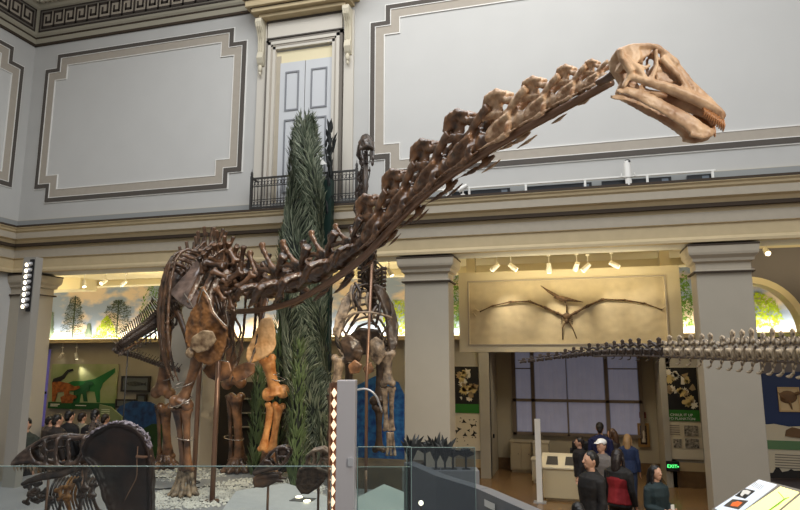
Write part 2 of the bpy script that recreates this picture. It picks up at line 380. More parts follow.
# ------------------------------------------------------------------ columns
def column(cx, label, z1=4.98, w=.88, d=.56):
    t = thing('column', label, 'column', (cx, PY+.28, 0), group=None)
    h = w/2; k = d/2
    g = G(); g.box(-h, h, -k, k, 0, 4.5); g.obj('shaft', M_col, t, bevel=.008)
    g = G(); g.box(-h-.02, h+.02, -k-.02, k+.02, 0, .35); g.obj('base', M_col, t)
    g = G(); pr = [(0, 4.5), (.045, 4.50), (.045, 4.53), (.0, 4.54), (.0, 4.66), (.05, 4.69), (.06, 4.74), (.11, 4.80), (.12, 4.84), (.13, 4.97), (.13, z1)]
    for i in range(len(pr)-1):
        (a, za), (b, zb) = pr[i], pr[i+1]
        if zb-za < 1e-6: continue
        vs = []
        for e, z in ((a, za), (b, zb)): vs += [(-h-e, -k-e, z), (h+e, -k-e, z), (h+e, k+e, z), (-h-e, k+e, z)]
        g.add(vs, [(0,1,5,4),(1,2,6,5),(2,3,7,6),(3,0,4,7),(3,2,1,0),(4,5,6,7)])
    g.obj('capital', M_trimg, t)
    g = G(); e = .05; g.box(-h-e, h+e, -k-e, k+e, 4.49, 4.515); e = .135; g.box(-h-e, h+e, -k-e, k+e, 4.955, 4.985); g.obj('dark_fillet', M_line, t)
    return t
column(-2.77, 'pale square column just left of the portal with the winged skeleton relief')
column(2.55, 'wide pale square column at the portal, behind the horizontal bony tail')
column(-8.09, 'pale square column mostly hidden behind the long-necked skeleton body')
column(-12.70, 'cream corner column beside the post of stage lamps', w=.92)
# pilaster mouldings on left wall
g = G(); g.box(LX, LX+.10, 9.7, 11.2, 0, 4.98); o = struct('trim_pilaster_left', g, M_col)
g = G(); g.box(LX, LX+.2, 9.6, 11.3, 4.75, 4.98); g.obj('pilaster_capital', M_trimg, o)
g = G(); g.box(LX, LX+.14, 9.66, 11.24, 4.49, 4.52); g.box(LX, LX+.21, 9.59, 11.31, 4.96, 4.99); g.obj('dark_fillet', M_line, o)

# ------------------------------------------------------------------ aisle shell
MY = 16.8
g = G(); g.box(-20, 9.5, PY+.6, 19, 5.35, 5.5); struct('ceiling_aisle', g, M_cream)
g = G(); g.box(-20, 9.5, 15.9, 16.3, 5.18, 5.35); g.box(-20, 9.5, PY+.6, PY+.9, 5.12, 5.35); struct('trim_aisle_beam', g, M_cream)
g = G(); g.box(-20, -2.2, MY, MY+.2, 0, 3.62); struct('wall_aisle_left', g, M_aisle)
g = G(); g.box(2.0, 9.3, MY, MY+.2, 0, 3.62); g.box(-2.2, 2.0, MY, MY+.2, 3.2, 5.35); struct('wall_aisle_right', g, M_aisle)
g = G(); g.box(-20.2, -20, PY, 19, 0, 5.5); struct('wall_aisle_end', g, M_aisle)
g = G(); g.box(9.3, 9.5, PY, 19, 0, 5.5); struct('wall_aisle_far_end', g, M_aisle)
g = G(); g.box(-20, -2.2, MY-.30, MY, 3.50, 3.60); g.box(2.0, 9.3, MY-.30, MY, 3.50, 3.60); struct('trim_cove_ledge', g, M_trim)
# soffit with stepped edge in the left bay
g = G(); g.box(-20, -13.9, 15.2, 15.9, 5.02, 5.35); struct('trim_soffit_step', g, M_cream)
# recess with window
g = G(); g.box(-2.4, -2.2, MY, 18.4, 0, 5.35); g.box(2.0, 2.2, MY, 18.4, 0, 5.35); struct('wall_recess_side', g, mat('recess_paint', (166, 156, 134), .8))
g = G(); g.box(-2.4, 2.2, 18.35, 18.55, 0, 5.35); struct('wall_recess_back', g, mat('recess_paint', (0, 0, 0)))
g = G(); g.box(-2.2, 2.0, MY, 18.35, 4.1, 4.2); struct('ceiling_recess', g, M_aisle)
g = G(); g.box(-2.2, 2.0, 18.30, 18.35, 0, .30); struct('baseboard_recess', g, M_brownbase)
g = G(); g.box(-20, -2.4, MY-.03, MY, 0, .25); g.box(2.2, 9.3, MY-.03, MY, 0, .38); struct('baseboard_aisle', g, M_brownbase)
g = G(); g.box(2.2, 9.3, MY-.035, MY, .38, .58); g.box(-3.4, -2.4, MY-.035, MY, .25, .45); struct('trim_base_band', g, mat('pale_base_band', (176, 156, 120), .6))
g = G(); g.box(-2.46, -2.2, MY-.08, MY, 0, 3.6); g.box(1.96, 2.1, MY-.08, MY, 0, 3.6); struct('trim_portal_pilaster', g, M_aisle)
# window
wx0, wx1, wz0, wz1, wy = -1.76, 1.66, .93, 3.7, 18.33
g = G(); g.box(wx0, wx1, wy-.02, wy+.02, wz0, wz1)
W1 = struct('window_1', g, mat('window_shade_fabric', (128, 130, 150), .9, emit=.2))  # faint emission in the fabric stands in for window light
g = G()
for x in (wx0, -1.24, .72, wx1-.08): g.box(x, x+.10, wy-.09, wy-.02, wz0, wz1)
g.box(wx0, wx1, wy-.09, wy-.02, wz0, wz0+.08); g.box(wx0, wx1, wy-.09, wy-.02, 1.83, 1.91); g.box(wx0, -1.2, wy-.07, wy-.02, 2.72, 2.75); g.box(.75, wx1, wy-.07, wy-.02, 2.72, 2.75)
g.obj('window_frame', mat('window_frame_brown', (112, 98, 84), .6), W1)
g = G(); random.seed(4)
for a, b in ((wx0+.12, -1.26), (-1.12, -.28), (-.24, .70), (.84, wx1-.1)):
    n = max(3, int((b-a)/.11)); pr = [(a+(b-a)*i/n, .008*(1 if i % 2 else -1)) for i in range(n+1)]
    vs = [(x, wy-.035+y, z) for x, y in pr for z in (wz0+.1, wz1)]
    g.add(vs, [(2*i, 2*i+2, 2*i+3, 2*i+1) for i in range(n)])
g.obj('curtain', mat('sheer_curtain', (150, 150, 170), .9, var=.05, scale=3, emit=.2), W1)  # curtain glows slightly, a lit-window look put into the cloth
g = G(); g.box(-.29, -.25, wy-.09, wy-.02, wz0, 1.85); g.box(-.285, -.265, wy-.06, wy-.02, 1.9, wz1); g.obj('window_mullion', mat('window_frame_brown', (0, 0, 0)), W1)
# left aisle window (violet)
a = onY(39, 350, MY); b = onY(51, 350, MY)
g = G(); g.box(a.x, b.x, MY-.03, MY, .9, 3.3); W2 = struct('window_2', g, mat('violet_window_pane', (108, 100, 176), .4, emit=.25))
g = G(); g.box(b.x-.28, b.x-.12, MY-.09, MY-.03, .9, 3.3); g.box(a.x, b.x, MY-.09, MY-.03, 1.9, 1.98); g.box(a.x-.1, a.x, MY-.09, MY-.03, .9, 3.3); g.obj('window_frame', M_black, W2)

# right bay: arch wall with lunette
AX, AR, AY = 3.62, .93, 15.0
g = G(); N = 24; arc = [(AX+1.0*math.cos(PI*i/N), 3.53+1.1*math.sin(PI*i/N)) for i in range(N+1)]
for side in (0, 1):
    pass
pts = arc
for i in range(N):
    (xa, za), (xb, zb) = arc[i], arc[i+1]
    vs = [(xa, AY, za), (xb, AY, zb), (xb, AY, 5.35), (xa, AY, 5.35), (xa, AY+.35, za), (xb, AY+.35, zb), (xb, AY+.35, 5.35), (xa, AY+.35, 5.35)]
    g.add(vs, [(0,1,2,3),(4,7,6,5),(0,4,5,1)])
g.box(AX+1.0, 9.3, AY, AY+.35, 0, 5.35); g.box(2.62-.0, AX+1.0, AY, AY+.35, 0, 3.50)
struct('wall_arch', g, mat('arch_wall_paint', (112, 108, 112), .85))
g = G()
for i in range(N):
    (xa, za), (xb, zb) = arc[i], arc[i+1]; f = 1.0
    q = lambda x, z, e: (AX+(x-AX)*(1+e), 3.53+(z-3.53)*(1+e))
    a0, b0 = (xa, za), (xb, zb); a1, b1 = q(xa, za, .11), q(xb, zb, .11)
    a2, b2 = q(xa, za, -.015), q(xb, zb, -.015)
    g.add([(a2[0], AY-.03, a2[1]), (b2[0], AY-.03, b2[1]), (b1[0], AY-.03, b1[1]), (a1[0], AY-.03, a1[1]), (a2[0], AY+.4, a2[1]), (b2[0], AY+.4, b2[1]), (b1[0], AY, b1[1]), (a1[0], AY, a1[1])],
          [(0,1,2,3),(0,4,5,1),(3,2,6,7)])
g.obj('arch_moulding', M_cream, bpy.data.objects['wall_arch'])
g = G(); g.box(2.62, 4.7, AY-.04, AY+.4, 3.46, 3.53); g.obj('arch_sill', mat('arch_sill_green', (170, 172, 110), .6), bpy.data.objects['wall_arch'])

# ------------------------------------------------------------------ murals
def sky_mural():
    m = mat('painted_sky', (138, 150, 172), .9); nt = m.node_tree; b = nt.nodes['Principled BSDF']
    tc = nt.nodes.new('ShaderNodeTexCoord'); mp = nt.nodes.new('ShaderNodeMapping'); mp.inputs['Scale'].default_value = (.8, .8, 1.6)
    nz = nt.nodes.new('ShaderNodeTexNoise'); nz.inputs['Scale'].default_value = 1.1; nz.inputs['Detail'].default_value = 5
    cr = nt.nodes.new('ShaderNodeValToRGB'); e = cr.color_ramp.elements; e[0].position = .46; e[1].position = .56
    e[0].color = lin((150, 164, 188)); e[1].color = lin((220, 200, 176))
    nt.links.new(tc.outputs['Object'], mp.inputs['Vector']); nt.links.new(mp.outputs[0], nz.inputs['Vector'])
    nt.links.new(nz.outputs['Fac'], cr.inputs['Fac']); nt.links.new(cr.outputs['Color'], b.inputs['Base Color']); return m
mu = thing('landscape_mural', 'long lit mural of sky, clouds and prehistoric trees behind the columns', 'mural', (-11, MY-.02, 3.64))
g = G(); g.box(-8.9, 8.75, -.02, .01, 0, 1.64); g.obj('painted_sky', sky_mural(), mu)
mu2 = thing('landscape_mural', 'lit mural of sky and leafy bush inside the arch at the right', 'mural', (5.6, MY-.02, 3.64))
g = G(); g.box(-3.5, 3.65, -.02, .01, 0, 1.70); g.obj('painted_sky', sky_mural(), mu2)
def foliage(par, px, py_base, wpx, hpx, m, kind, Y=MY-.05, n=260, seed=1):
    r = random.Random(seed); base = onY(px, py_base, Y); top = onY(px, py_base-hpx, Y); wd = (onY(px+wpx/2, py_base, Y)-onY(px-wpx/2, py_base, Y)).x/2
    hh = top.z-base.z; g = G(); o = par.location
    def leaf(x, z, s, a):
        z = min(z, 5.25)
        c, sn = math.cos(a), math.sin(a); q = [(-1, 0), (0, -.35), (1, 0), (0, .35)]
        g.add([(x+s*(u*c-v*sn)-o.x, Y-o.y+r.uniform(0, .02), z+s*(u*sn+v*c)-o.z) for u, v in q], [(0, 1, 2, 3)])
    if kind == 'round':
        for _ in range(n*3):
            a = r.uniform(0, 2*PI); q = math.sqrt(r.random()); u = q*math.cos(a); v = q*math.sin(a)
            if v < -.5: continue
            leaf(base.x+wd*u*r.uniform(.9, 1.06), base.z+hh*(.5+.55*v)-.02, r.uniform(.03, .07), r.uniform(0, PI))
    elif kind == 'cone':
        for _ in range(n*3):
            v = r.random()**1.4; u = r.uniform(-1, 1)*(1-v)**.8; leaf(base.x+wd*u, base.z+hh*v, r.uniform(.03, .06), r.uniform(0, PI))
    else:
        g.box(base.x-.02-o.x, base.x+.02-o.x, Y-o.y, Y-o.y+.02, base.z-o.z, top.z-o.z)
        for k in range(22):
            v = .08+.9*k/22
            for s in (-1, 1):
                L = wd*(1.05-.75*v)*r.uniform(.7, 1.1) if kind == 'conifer' else wd*(math.sin(PI*min(1, v*.9+.12))**.6)*r.uniform(.7, 1)
                dr = (-.12 if kind == 'conifer' else .35)*L
                for j in range(9):
                    t = (j+1)/9; leaf(base.x+s*L*t, base.z+hh*v+dr*t+.06*t*(1-t), .045, r.uniform(-.6, .6))
                    leaf(base.x+s*L*t, base.z+hh*v+dr*t+.03, .03, r.uniform(-1.6, 1.6))
    return g.obj('painted_tree', m, par)
Mg1 = mat('mural_dark_conifer', (58, 70, 50), .9); Mg2 = mat('mural_yellow_green', (176, 196, 40), .9, var=.2, scale=12); Mg3 = mat('mural_leaf_green', (96, 132, 44), .9, var=.35, scale=14); Mg4 = mat('mural_pale_green', (112, 128, 110), .9)
foliage(mu, 72, 338, 28, 42, Mg1, 'conifer', seed=1); foliage(mu, 116, 338, 28, 38, Mg1, 'open', seed=2)
foliage(mu, 105, 340, 30, 24, Mg2, 'cone', seed=3, n=260); foliage(mu, 155, 345, 36, 62, Mg3, 'round', seed=4, n=260)
foliage(mu, 50, 338, 7, 26, Mg4, 'conifer', seed=5); foliage(mu, 88, 338, 8, 14, Mg4, 'conifer', seed=6)
foliage(mu, 397, 343, 30, 42, Mg2, 'round', seed=7, n=200); foliage(mu, 378, 291, 12, 14, Mg3, 'round', seed=8, n=40); foliage(mu, 458, 342, 14, 66, Mg3, 'round', seed=9, n=160)
foliage(mu2, 688, 340, 14, 66, Mg3, 'round', seed=10, n=160); foliage(mu2, 760, 336, 46, 42, Mg2, 'round', seed=11, n=320)
# cove LED strips (warm lamps that light the murals)
M_led = mat('warm_led_strip', (255, 232, 176), .5, emit=6)
for x0, x1, lb in ((-19.6, -13.6, 'glowing cove lamp strip under the conifers of the mural'), (-13.5, -2.6, 'glowing cove lamp strip behind the skeletons and centre column'), (2.3, 9.0, 'glowing cove lamp strip below the arch mural')):
    t = thing('cove_light', lb, 'light strip', ((x0+x1)/2, MY-.2, 3.60)); L = (x1-x0)/2
    g = G(); g.box(-L, L, -.03, .03, 0, .02); g.obj('housing', M_white, t)
    g = G(); g.box(-L, L, -.02, .02, .02, .035); g.obj('diffuser', M_led, t)
    l = bpy.data.lights.new('cove_lamp', 'AREA'); l.shape = 'RECTANGLE'; l.size = x1-x0; l.size_y = .05; l.energy = 40*(x1-x0)/4; l.color = (1, .93, .74)
    o = bpy.data.objects.new('cove_lamp', l); C.objects.link(o); o.parent = t; o.location = (0, 0, .05); o.rotation_euler = (math.radians(180-22), 0, 0)

# ================================================================== PORTAL AND AISLE THINGS
# relief panel with the winged skeleton
px0, px1, pz0, pz1, pyy = -2.48, 2.14, 3.15, 4.92, 14.0
R1 = thing('relief_panel', 'wide cream wall panel high in the portal carrying a winged fossil relief', 'wall panel', (-.17, pyy, pz0))
W_, H_ = (px1-px0)/2, pz1-pz0
a = onY(468.6, 282.5, pyy); b = onY(668.5, 343, pyy); ix0, ix1, iz1, iz0 = a.x+.17, b.x+.17, a.z-pz0, b.z-pz0
g = G(); band(g, [(-W_, 0), (W_, 0), (W_, H_), (-W_, H_)], [(ix0, iz0), (ix1, iz0), (ix1, iz1), (ix0, iz1)], lambda u, v, t: (u, .22-t*.22, v), 1); g.box(-W_, W_, .22, .8, 0, H_)
g.box(-W_+.1, -W_+.3, .5, .7, H_, 5.33-pz0); g.box(W_-.3, W_-.1, .5, .7, H_, 5.33-pz0)
g.obj('surround', mat('relief_surround_plaster', (208, 198, 172), .8), R1)
g = G(); band(g, [(ix0-.03, iz0-.03), (ix1+.03, iz0-.03), (ix1+.03, iz1+.03), (ix0-.03, iz1+.03)], [(ix0, iz0), (ix1, iz0), (ix1, iz1), (ix0, iz1)], lambda u, v, t: (u, .0-t*.02, v), 1); g.obj('inner_bead', M_beige, R1)
g = G(); nx, nz_ = 90, 30; vs = []
for j in range(nz_+1):
    for i in range(nx+1):
        u = ix0+(ix1-ix0)*i/nx; v = iz0+(iz1-iz0)*j/nz_
        vs.append((u, .075+.022*noise.noise(Vector((u*2.5, v*2.5, 1)))+.012*noise.noise(Vector((u*9, v*9, 4))), v))
g.add(vs, [(j*(nx+1)+i, j*(nx+1)+i+1, (j+1)*(nx+1)+i+1, (j+1)*(nx+1)+i) for j in range(nz_) for i in range(nx)])
g.obj('stone_slab', mat('relief_sandstone', (206, 192, 162), .85, var=.06, scale=5), R1, True)
pt = thing('winged_reptile_skeleton', 'dark winged reptile skeleton with spread wings, mounted on the cream relief panel', 'fossil skeleton', (0, pyy, 4))
def rp(x, y, dy=0): q = onY(x, y, pyy); return (q.x, .01+dy, q.z-4)
def cr(x, y, dy=0): return rp(440+x/3.077, 250+y/3.077, dy)
M_pt = mat('flat_fossil_brown', (58, 42, 30), .6, rgb2=(120, 92, 62), scale=20)
def wing(pl, nm):
    for i in range(len(pl)-1):
        a, b = Vector(cr(*pl[i])), Vector(cr(*pl[i+1])); r0 = .034-.004*i; g = G()
        g.tube([a, a.lerp(b, .12), a.lerp(b, .5), a.lerp(b, .9), b], [r0*1.4, r0, r0*.75, r0, r0*1.35], 7); g.obj(nm, M_pt, pt, True)
wing([(385, 205), (362, 195), (325, 178), (275, 158), (215, 160), (160, 172), (122, 190)], 'wing_bone')
wing([(392, 205), (418, 192), (455, 172), (500, 152), (570, 154), (630, 164), (684, 184)], 'wing_bone')
g = G(); g.tube([cr(310, 110, -.07), cr(335, 128, -.05), cr(365, 146, -.06), cr(388, 152, -.06), cr(440, 161, -.05)], [.004, .03, .045, .05, .006], 8, flat=.5); g.tube([cr(350, 146, -.05), cr(375, 158, -.05), cr(388, 156, -.05)], [.012, .02, .02], 6); g.obj('skull', M_pt, pt, True)
g = G(); g.tube([cr(384, 156, -.04), cr(390, 175), cr(390, 192)], .016, 7); g.obj('neck', M_pt, pt, True)
g = G(); g.ell(cr(390, 204), (.09, .04, .08)); g.ell(cr(390, 218), (.05, .03, .06))
for s in (-1, 1):
    for k in range(4): g.tube([cr(390, 196+6*k), cr(390+s*14, 200+6*k), cr(390+s*18, 208+7*k)], .007, 5)
g.obj('rib_cage', M_pt, pt, True)
for pl in ([(386, 222), (377, 240), (378, 276)], [(396, 222), (408, 240), (421, 273)]):
    g = G(); g.tube([cr(*q) for q in pl], [.017, .012, .012], 6); g.obj('leg', M_pt, pt, True)
g = G(); g.tube([cr(*q, .0) for q in ((122, 190), (108, 182), (100, 192), (110, 204))], .018, 6); g.obj('wing_claw', mat('relief_sandstone', (0,0,0)), pt, True)
g = G(); g.tube([cr(*q, .0) for q in ((684, 184), (694, 172), (698, 186))], .018, 6); g.obj('wing_claw', mat('relief_sandstone', (0,0,0)), pt, True)

# track spotlights
M_bulb = mat('lamp_glow', (255, 238, 200), .4, emit=7)
def make_track():
    t = thing('track_spotlight', '', 'spotlight')
    g = G(); g.cyl((0, 0, 0), (0, 0, .22), .008, 8); g.cyl((0, 0, .20), (0, 0, .235), .035, 10); g.obj('stem', M_white, t)
    h = bpy.data.objects.new('lamp_head', None); 
    g = G(); g.cyl((0, 0, -.02), (0, 0, .05), .045, 14); g.cyl((0, 0, -.15), (0, 0, -.02), .052, 14); g.tube([(0, -.065, .0), (0, -.065, -.1), (0, -.065, -.1)], .008, 5)
    me = g.mesh('lamp_head', M_white); hd = link('lamp_head', me, t); g = G(); g.cyl((0, 0, -.156), (0, 0, -.15), .044, 14); g.obj('lens', M_bulb, hd)
    return t, hd
tr0, _ = make_track(); used = [False]
def track(px, py, Y, tilt, lb, energy=0, aim=None, z=None):
    o = tr0 if not used[0] else copy_tree(tr0); used[0] = True
    q = onY(px, py, Y); o.location = (q.x, Y, q.z+.05); tag(o, lb, 'spotlight')
    hd = [c for c in o.children if c.name.startswith('lamp_head')][0]; hd.rotation_euler = tilt
    z0 = q.z+.05+.23; g = G(); g.cyl((0, 0, .22), (0, 0, (3.5 if q.z < 3.5 else (5.11 if Y < 12.9 else 5.35))-q.z-.05), .007, 6); g.obj('hanger', M_white, o)
    if energy:
        spot('spot_lamp', (q.x, Y-.02, q.z-.02-.2), aim, energy, (1, .86, .62), 62, .9, .04)
    return o
for a_ in ((497, 268, 13.3, (.2, .9, 0), 'white spotlight above the winged skeleton panel, first from its left end', 48, (-1.3, 14.0, 3.9)),
          (511, 268, 13.3, (.2, -.9, 0), 'white spotlight above the winged skeleton panel, second from its left end', 0, None),
          (549, 268, 13.3, (.3, 0, 0), 'white spotlight hanging straight down above the winged skeleton skull', 56, (-.2, 14.0, 3.7)),
          (577, 267, 13.3, (.8, .4, 0), 'white round spotlight seen end-on above the winged skeleton right wing', 0, None),
          (588, 268, 13.3, (.2, .8, 0), 'white spotlight beside the end-on one above the right wing', 48, (1.0, 14.0, 3.9)),
          (612, 266, 13.3, (.2, -1.1, 0), 'white spotlight above the winged skeleton panel, last at its right end', 30, (1.7, 14.0, 4.0)),
          (59, 283, 14.2, (-1.0, .2, 0), 'bright round spotlight beside the corner column capital', 0, None),
          (84, 284, 14.2, (-.3, -.4, 0), 'grey spotlight tilted down over the conifer mural', 0, None),
          (105, 283, 14.2, (-1.0, .2, 0), 'bright round spotlight right of the tilted grey one over the mural', 0, None),
          (125, 284, 14.2, (.1, 1.0, 0), 'spotlight turned sideways on a thin stem over the mural', 0, None),
          (389, 272, 13.4, (0, -.5, 0), 'spotlight beside the capital left of the winged skeleton panel', 0, None),
          (766, 253, 13.4, (-1, 0, 0), 'small spotlight in the cream soffit beside the wide right column', 0, None)):
    track(*a_)
for i, (x, y) in enumerate(((62, 356), (76, 356))):
    track(x, y, 16.62, (.2, .8-.9*i, 0), ('white spotlight pointing left above the green reptile wall graphic', 'white spotlight pointing right above the green reptile wall graphic')[i], 26 if i else 0, (-14.8, 16.7, 2.4))

# posters
def poster(nm, lb, x0, x1, y_top, y_mid, y_mid2, y_bot, seed, cat='poster', word=None):
    a = onY(x0, y_top, MY-.05); b = onY(x1, y_bot, MY-.05); m1 = onY((x0+x1)/2, y_mid, MY-.05).z; m2 = onY((x0+x1)/2, y_mid2, MY-.05).z
    cx = (a.x+b.x)/2; h = (b.x-a.x)/2; t = thing(nm, lb, cat, (cx, MY-.05, b.z)); z = lambda v: v-b.z; r = random.Random(seed)
    g = G(); g.box(-h-.02, h+.02, 0, .04, 0, a.z-b.z); g.obj('board', mat('poster_board', (206, 196, 172), .6), t)
    g = G(); g.box(-h, h, -.012, 0, z(m1), z(a.z)-.01); ph = g.obj('photo_print', mat('poster_dark_print', (26, 24, 22), .5), t)
    g = G(); g.box(-h, h, -.014, 0, z(m2), z(m1)); gb_ = g.obj('green_title_band', mat('title_green', (44, 112, 38), .5), t)
    for k in range(3):
        for _ in range(9):
            g = G(); cu, cv = r.uniform(-h+.1, h-.1), r.uniform(z(m1)+.12, z(a.z)-.12); ra = r.uniform(.05, .14); n = r.choice((3, 5, 8, 12)); ph0 = r.random()*6
            pl = []
            for j in range(2*n): 
                q = ra*(1 if j % 2 else r.uniform(.45, .95)); an = ph0+PI*j/n; pl.append((max(-h, min(h, cu+q*math.cos(an)*r.uniform(.5, 1.2))), min(z(a.z)-.02, max(z(m1), cv+q*math.sin(an)))))
            c = (cu, -.0135-.001*k, cv); vs = [c]+[(u, -.0135-.001*k, v) for u, v in pl]
            g.add(vs, [(0, 1+j, 1+(j+1) % (2*n)) for j in range(2*n)])
            g.obj('fossil_shape', mat('poster_shape_%d' % k, ((214, 206, 186), (150, 128, 92), (190, 168, 110))[k], .6), ph)
    return t, h, z, m2, b, gb_
tL, hL, zL, m2, bb, gbl = poster('fossil_poster', 'poster of pale shells on black with a beige specimen panel, left of the recess', 453, 480, 366, 404, 413, 451, 3)
r = random.Random(8)
for _ in range(22):
    g = G()
    u, v = r.uniform(-hL+.06, hL-.06), r.uniform(.12, zL(m2)-.1); s = r.choice((.015, .02, .035, .05)); a_ = r.random()*3
    g.add([(u+s*math.cos(a_+q)*(1.6 if i % 2 else .5), -.006, v+s*math.sin(a_+q)*(1.4 if i % 2 else .6)) for i, q in enumerate((0, 1, 2.1, 3.1, 4.2, 5.2))], [(0, 1, 2, 3, 4, 5)])
    g.obj('specimen', M_black, tL)
tR, hR, zR, m2r, bR, gbr = poster('fossil_poster', 'poster headed CHALK IT UP TO PLANKTON above the green exit sign', 662, 703, 367, 410, 421, 460, 5)
text('CHALK IT UP', .085, M_white, 'title_text', gbr, (-.02, -.016, zR(m2r)+.14), (PI/2, 0, 0))
text('TO PLANKTON', .085, M_white, 'title_text', gbr, (-.02, -.016, zR(m2r)+.05), (PI/2, 0, 0))
g = G(); zt = zR(m2r)
g.box(.02, hR-.06, -.012, 0, zt-.34, zt-.10); g.box(.02, hR-.06, -.012, 0, zt-.62, zt-.40); g.box(-.24, -.06, -.012, 0, zt-.62, zt-.42)
g.obj('small_photo', mat('poster_small_photo', (50, 46, 42), .6, rgb2=(176, 168, 152), scale=22), tR)
g = G()
for k in range(5): g.box(-hR+.08, -.08, -.006, 0, zt-.12-.05*k, zt-.105-.05*k)
g.obj('text_lines', mat('print_grey', (110, 104, 96), .7), tR)
# exit signs
def exit_sign(x0, y0, x1, y1, Y, lb, arrow=True):
    a = onY(x0, y0, Y); b = onY(x1, y1, Y); cx, cz = (a.x+b.x)/2, (a.z+b.z)/2; w2, h2 = (b.x-a.x)/2, (a.z-b.z)/2
    t = thing('exit_sign', lb, 'exit sign', (cx, Y, cz)); g = G(); g.box(-w2, w2, 0, .06, -h2, h2); g.obj('housing', M_black, t, bevel=.006)
    mg = mat('exit_green_glow', (90, 255, 130), .4, emit=2.2)
    text('EXIT', h2*.92, mg, 'lettering', t, (-w2*.12, -.004, 0), (PI/2, 0, 0)); g = G()
    g.add([(w2*.70, -.004, -h2*.2), (w2*.90, -.004, 0), (w2*.70, -.004, h2*.2)], [(0, 1, 2)]); g.obj('arrow', mg, t)
exit_sign(666, 461, 680, 472, MY-.15, 'green lit EXIT sign below the plankton poster')
q = onY(43, 350, MY); exit_sign(39, 345, 47, 355, MY-.16, 'small green lit EXIT sign beside the violet window')
# wall boxes in recess
def wallbox(nm, lb, cat, x0, y0, x1, y1, Y, m, m2=None, fr=.03, th=.06):
    a = onY(x0, y0, Y); b = onY(x1, y1, Y); w2, h2 = (b.x-a.x)/2, (a.z-b.z)/2
    t = thing(nm, lb, cat, ((a.x+b.x)/2, Y, (a.z+b.z)/2)); g = G()
    band(g, [(-w2, -h2), (w2, -h2), (w2, h2), (-w2, h2)], [(-w2+fr, -h2+fr), (w2-fr, -h2+fr), (w2-fr, h2-fr), (-w2+fr, h2-fr)], lambda u, v, t_: (u, .0-t_, v), .03); g.box(-w2, w2, 0, th, -h2, h2)
    g.obj('frame', m, t); 
    if m2:
        g = G(); g.box(-w2+fr, w2-fr, -.008, 0, -h2+fr, h2-fr); g.obj('inset', m2, t)
    return t, w2, h2
t, w2, h2 = wallbox('extinguisher_cabinet', 'framed fire extinguisher cabinet with dark glass on the recess wall', 'cabinet', 637, 423, 650, 447, 18.30, mat('brass_frame', (150, 118, 70), .4, metal=.4), mat('cabinet_dark', (40, 30, 26), .3), .06)
g = G(); g.cyl((0, -.02, -h2*.6), (0, -.02, h2*.3), .05, 10); g.ell((0, -.02, h2*.35), .045); g.obj('extinguisher', mat('pale_cylinder', (190, 180, 165), .4), t)
wallbox('alarm_box', 'small dark red alarm box above the extinguisher cabinet', 'alarm box', 639, 412, 646, 418, 18.30, mat('dark_red', (96, 26, 24), .5))
wallbox('wall_switch', 'small dark card reader on the pilaster beside the recess', 'switch', 493, 434, 494.5, 438, MY-.09, M_black)
# cabinets below the window
def cab(nm, lb, x0, x1, yt, yb, Yf, d, m, cat='cabinet', doors=2, zb=0):
    a = onY(x0, yt, Yf); b = onY(x1, yt, Yf); zt_ = a.z; t = thing(nm, lb, cat, ((a.x+b.x)/2, Yf+d/2, zb)); h = (b.x-a.x)/2
    g = G(); g.box(-h, h, -d/2, d/2, .06, zt_-zb-.03); g.box(-h+.03, h-.03, -d/2+.04, d/2, 0, .06); g.obj('body', m, t)
    g = G(); g.box(-h-.02, h+.02, -d/2-.02, d/2, zt_-zb-.03, zt_-zb); g.obj('top', m, t, bevel=.004)
    for k in range(doors):
        u0 = -h+2*h*k/doors+.015; u1 = -h+2*h*(k+1)/doors-.015; g = G(); g.box(u0, u1, -d/2-.015, -d/2, .10, zt_-zb-.07); dd = g.obj('door', m, t, bevel=.004)
        g = G(); g.ell((u1-.05, -d/2-.03, (zt_-zb)*.6), .012, 6, 5); g.obj('knob', M_black, dd)
    return t, h, zt_-zb
cab('cabinet', 'beige cabinet against the recess wall under the window', 510, 531, 441, 468, 17.8, .5, mat('beige_laminate', (170, 156, 128), .6))
cab('cabinet', 'pale cabinet beside the beige one, under the window', 533, 548, 442, 470, 17.5, .45, mat('pale_laminate', (200, 188, 160), .6), doors=1)
cab('low_cabinet', 'low pale cabinet in front of the window cabinets, beside the white post', 531.5, 541, 459, 474, 16.4, .5, mat('pale_laminate', (0,0,0)), doors=1)
t = thing('display_case', 'long cream display case with slanted lit top behind the people', 'display case', (-.25, 14.9, 0))
a = onZ(540, 497, 0); x0, x1 = -.80, .50
g = G(); g.box(-.55, .72, -.35, .35, .05, .66); g.box(-.5, .67, -.3, .3, 0, .05); g.obj('body', mat('cream_case', (216, 200, 162), .5), t, bevel=.008)
g = G(); g.add([(-.58, -.38, .66), (.75, -.38, .66), (.75, .40, .86), (-.58, .40, .86), (-.58, -.38, .69), (.75, -.38, .69), (.75, .40, .89), (-.58, .40, .89)], [(0,3,2,1),(4,5,6,7),(0,1,5,4),(1,2,6,5),(2,3,7,6),(3,0,4,7)]); tp = g.obj('slanted_top', mat('cream_case_top', (232, 220, 190), .3), t)
g = G()
for u in (-.35, .05, .42): g.add([(u-.13, -.25, .728), (u+.13, -.25, .728), (u+.11, .2, .843), (u-.11, .2, .843)], [(0, 1, 2, 3)])
g.obj('label_plate', mat('label_dark', (70, 66, 60), .5), tp)
a = onZ(541, 500, 0); t = thing('white_post', 'tall narrow white post at the end of the cream display case', 'post', (-.86, 14.3, 0))
g = G(); g.box(-.06, .06, -.05, .05, .02, 1.72); g.obj('shaft', M_white, t, bevel=.006); g = G(); g.box(-.13, .13, -.12, .12, 0, .02); g.obj('base_plate', M_silver, t)
t = thing('bench_machine', 'dark scanning instrument standing behind the cream display case', 'instrument', (.08, 15.62, 0))
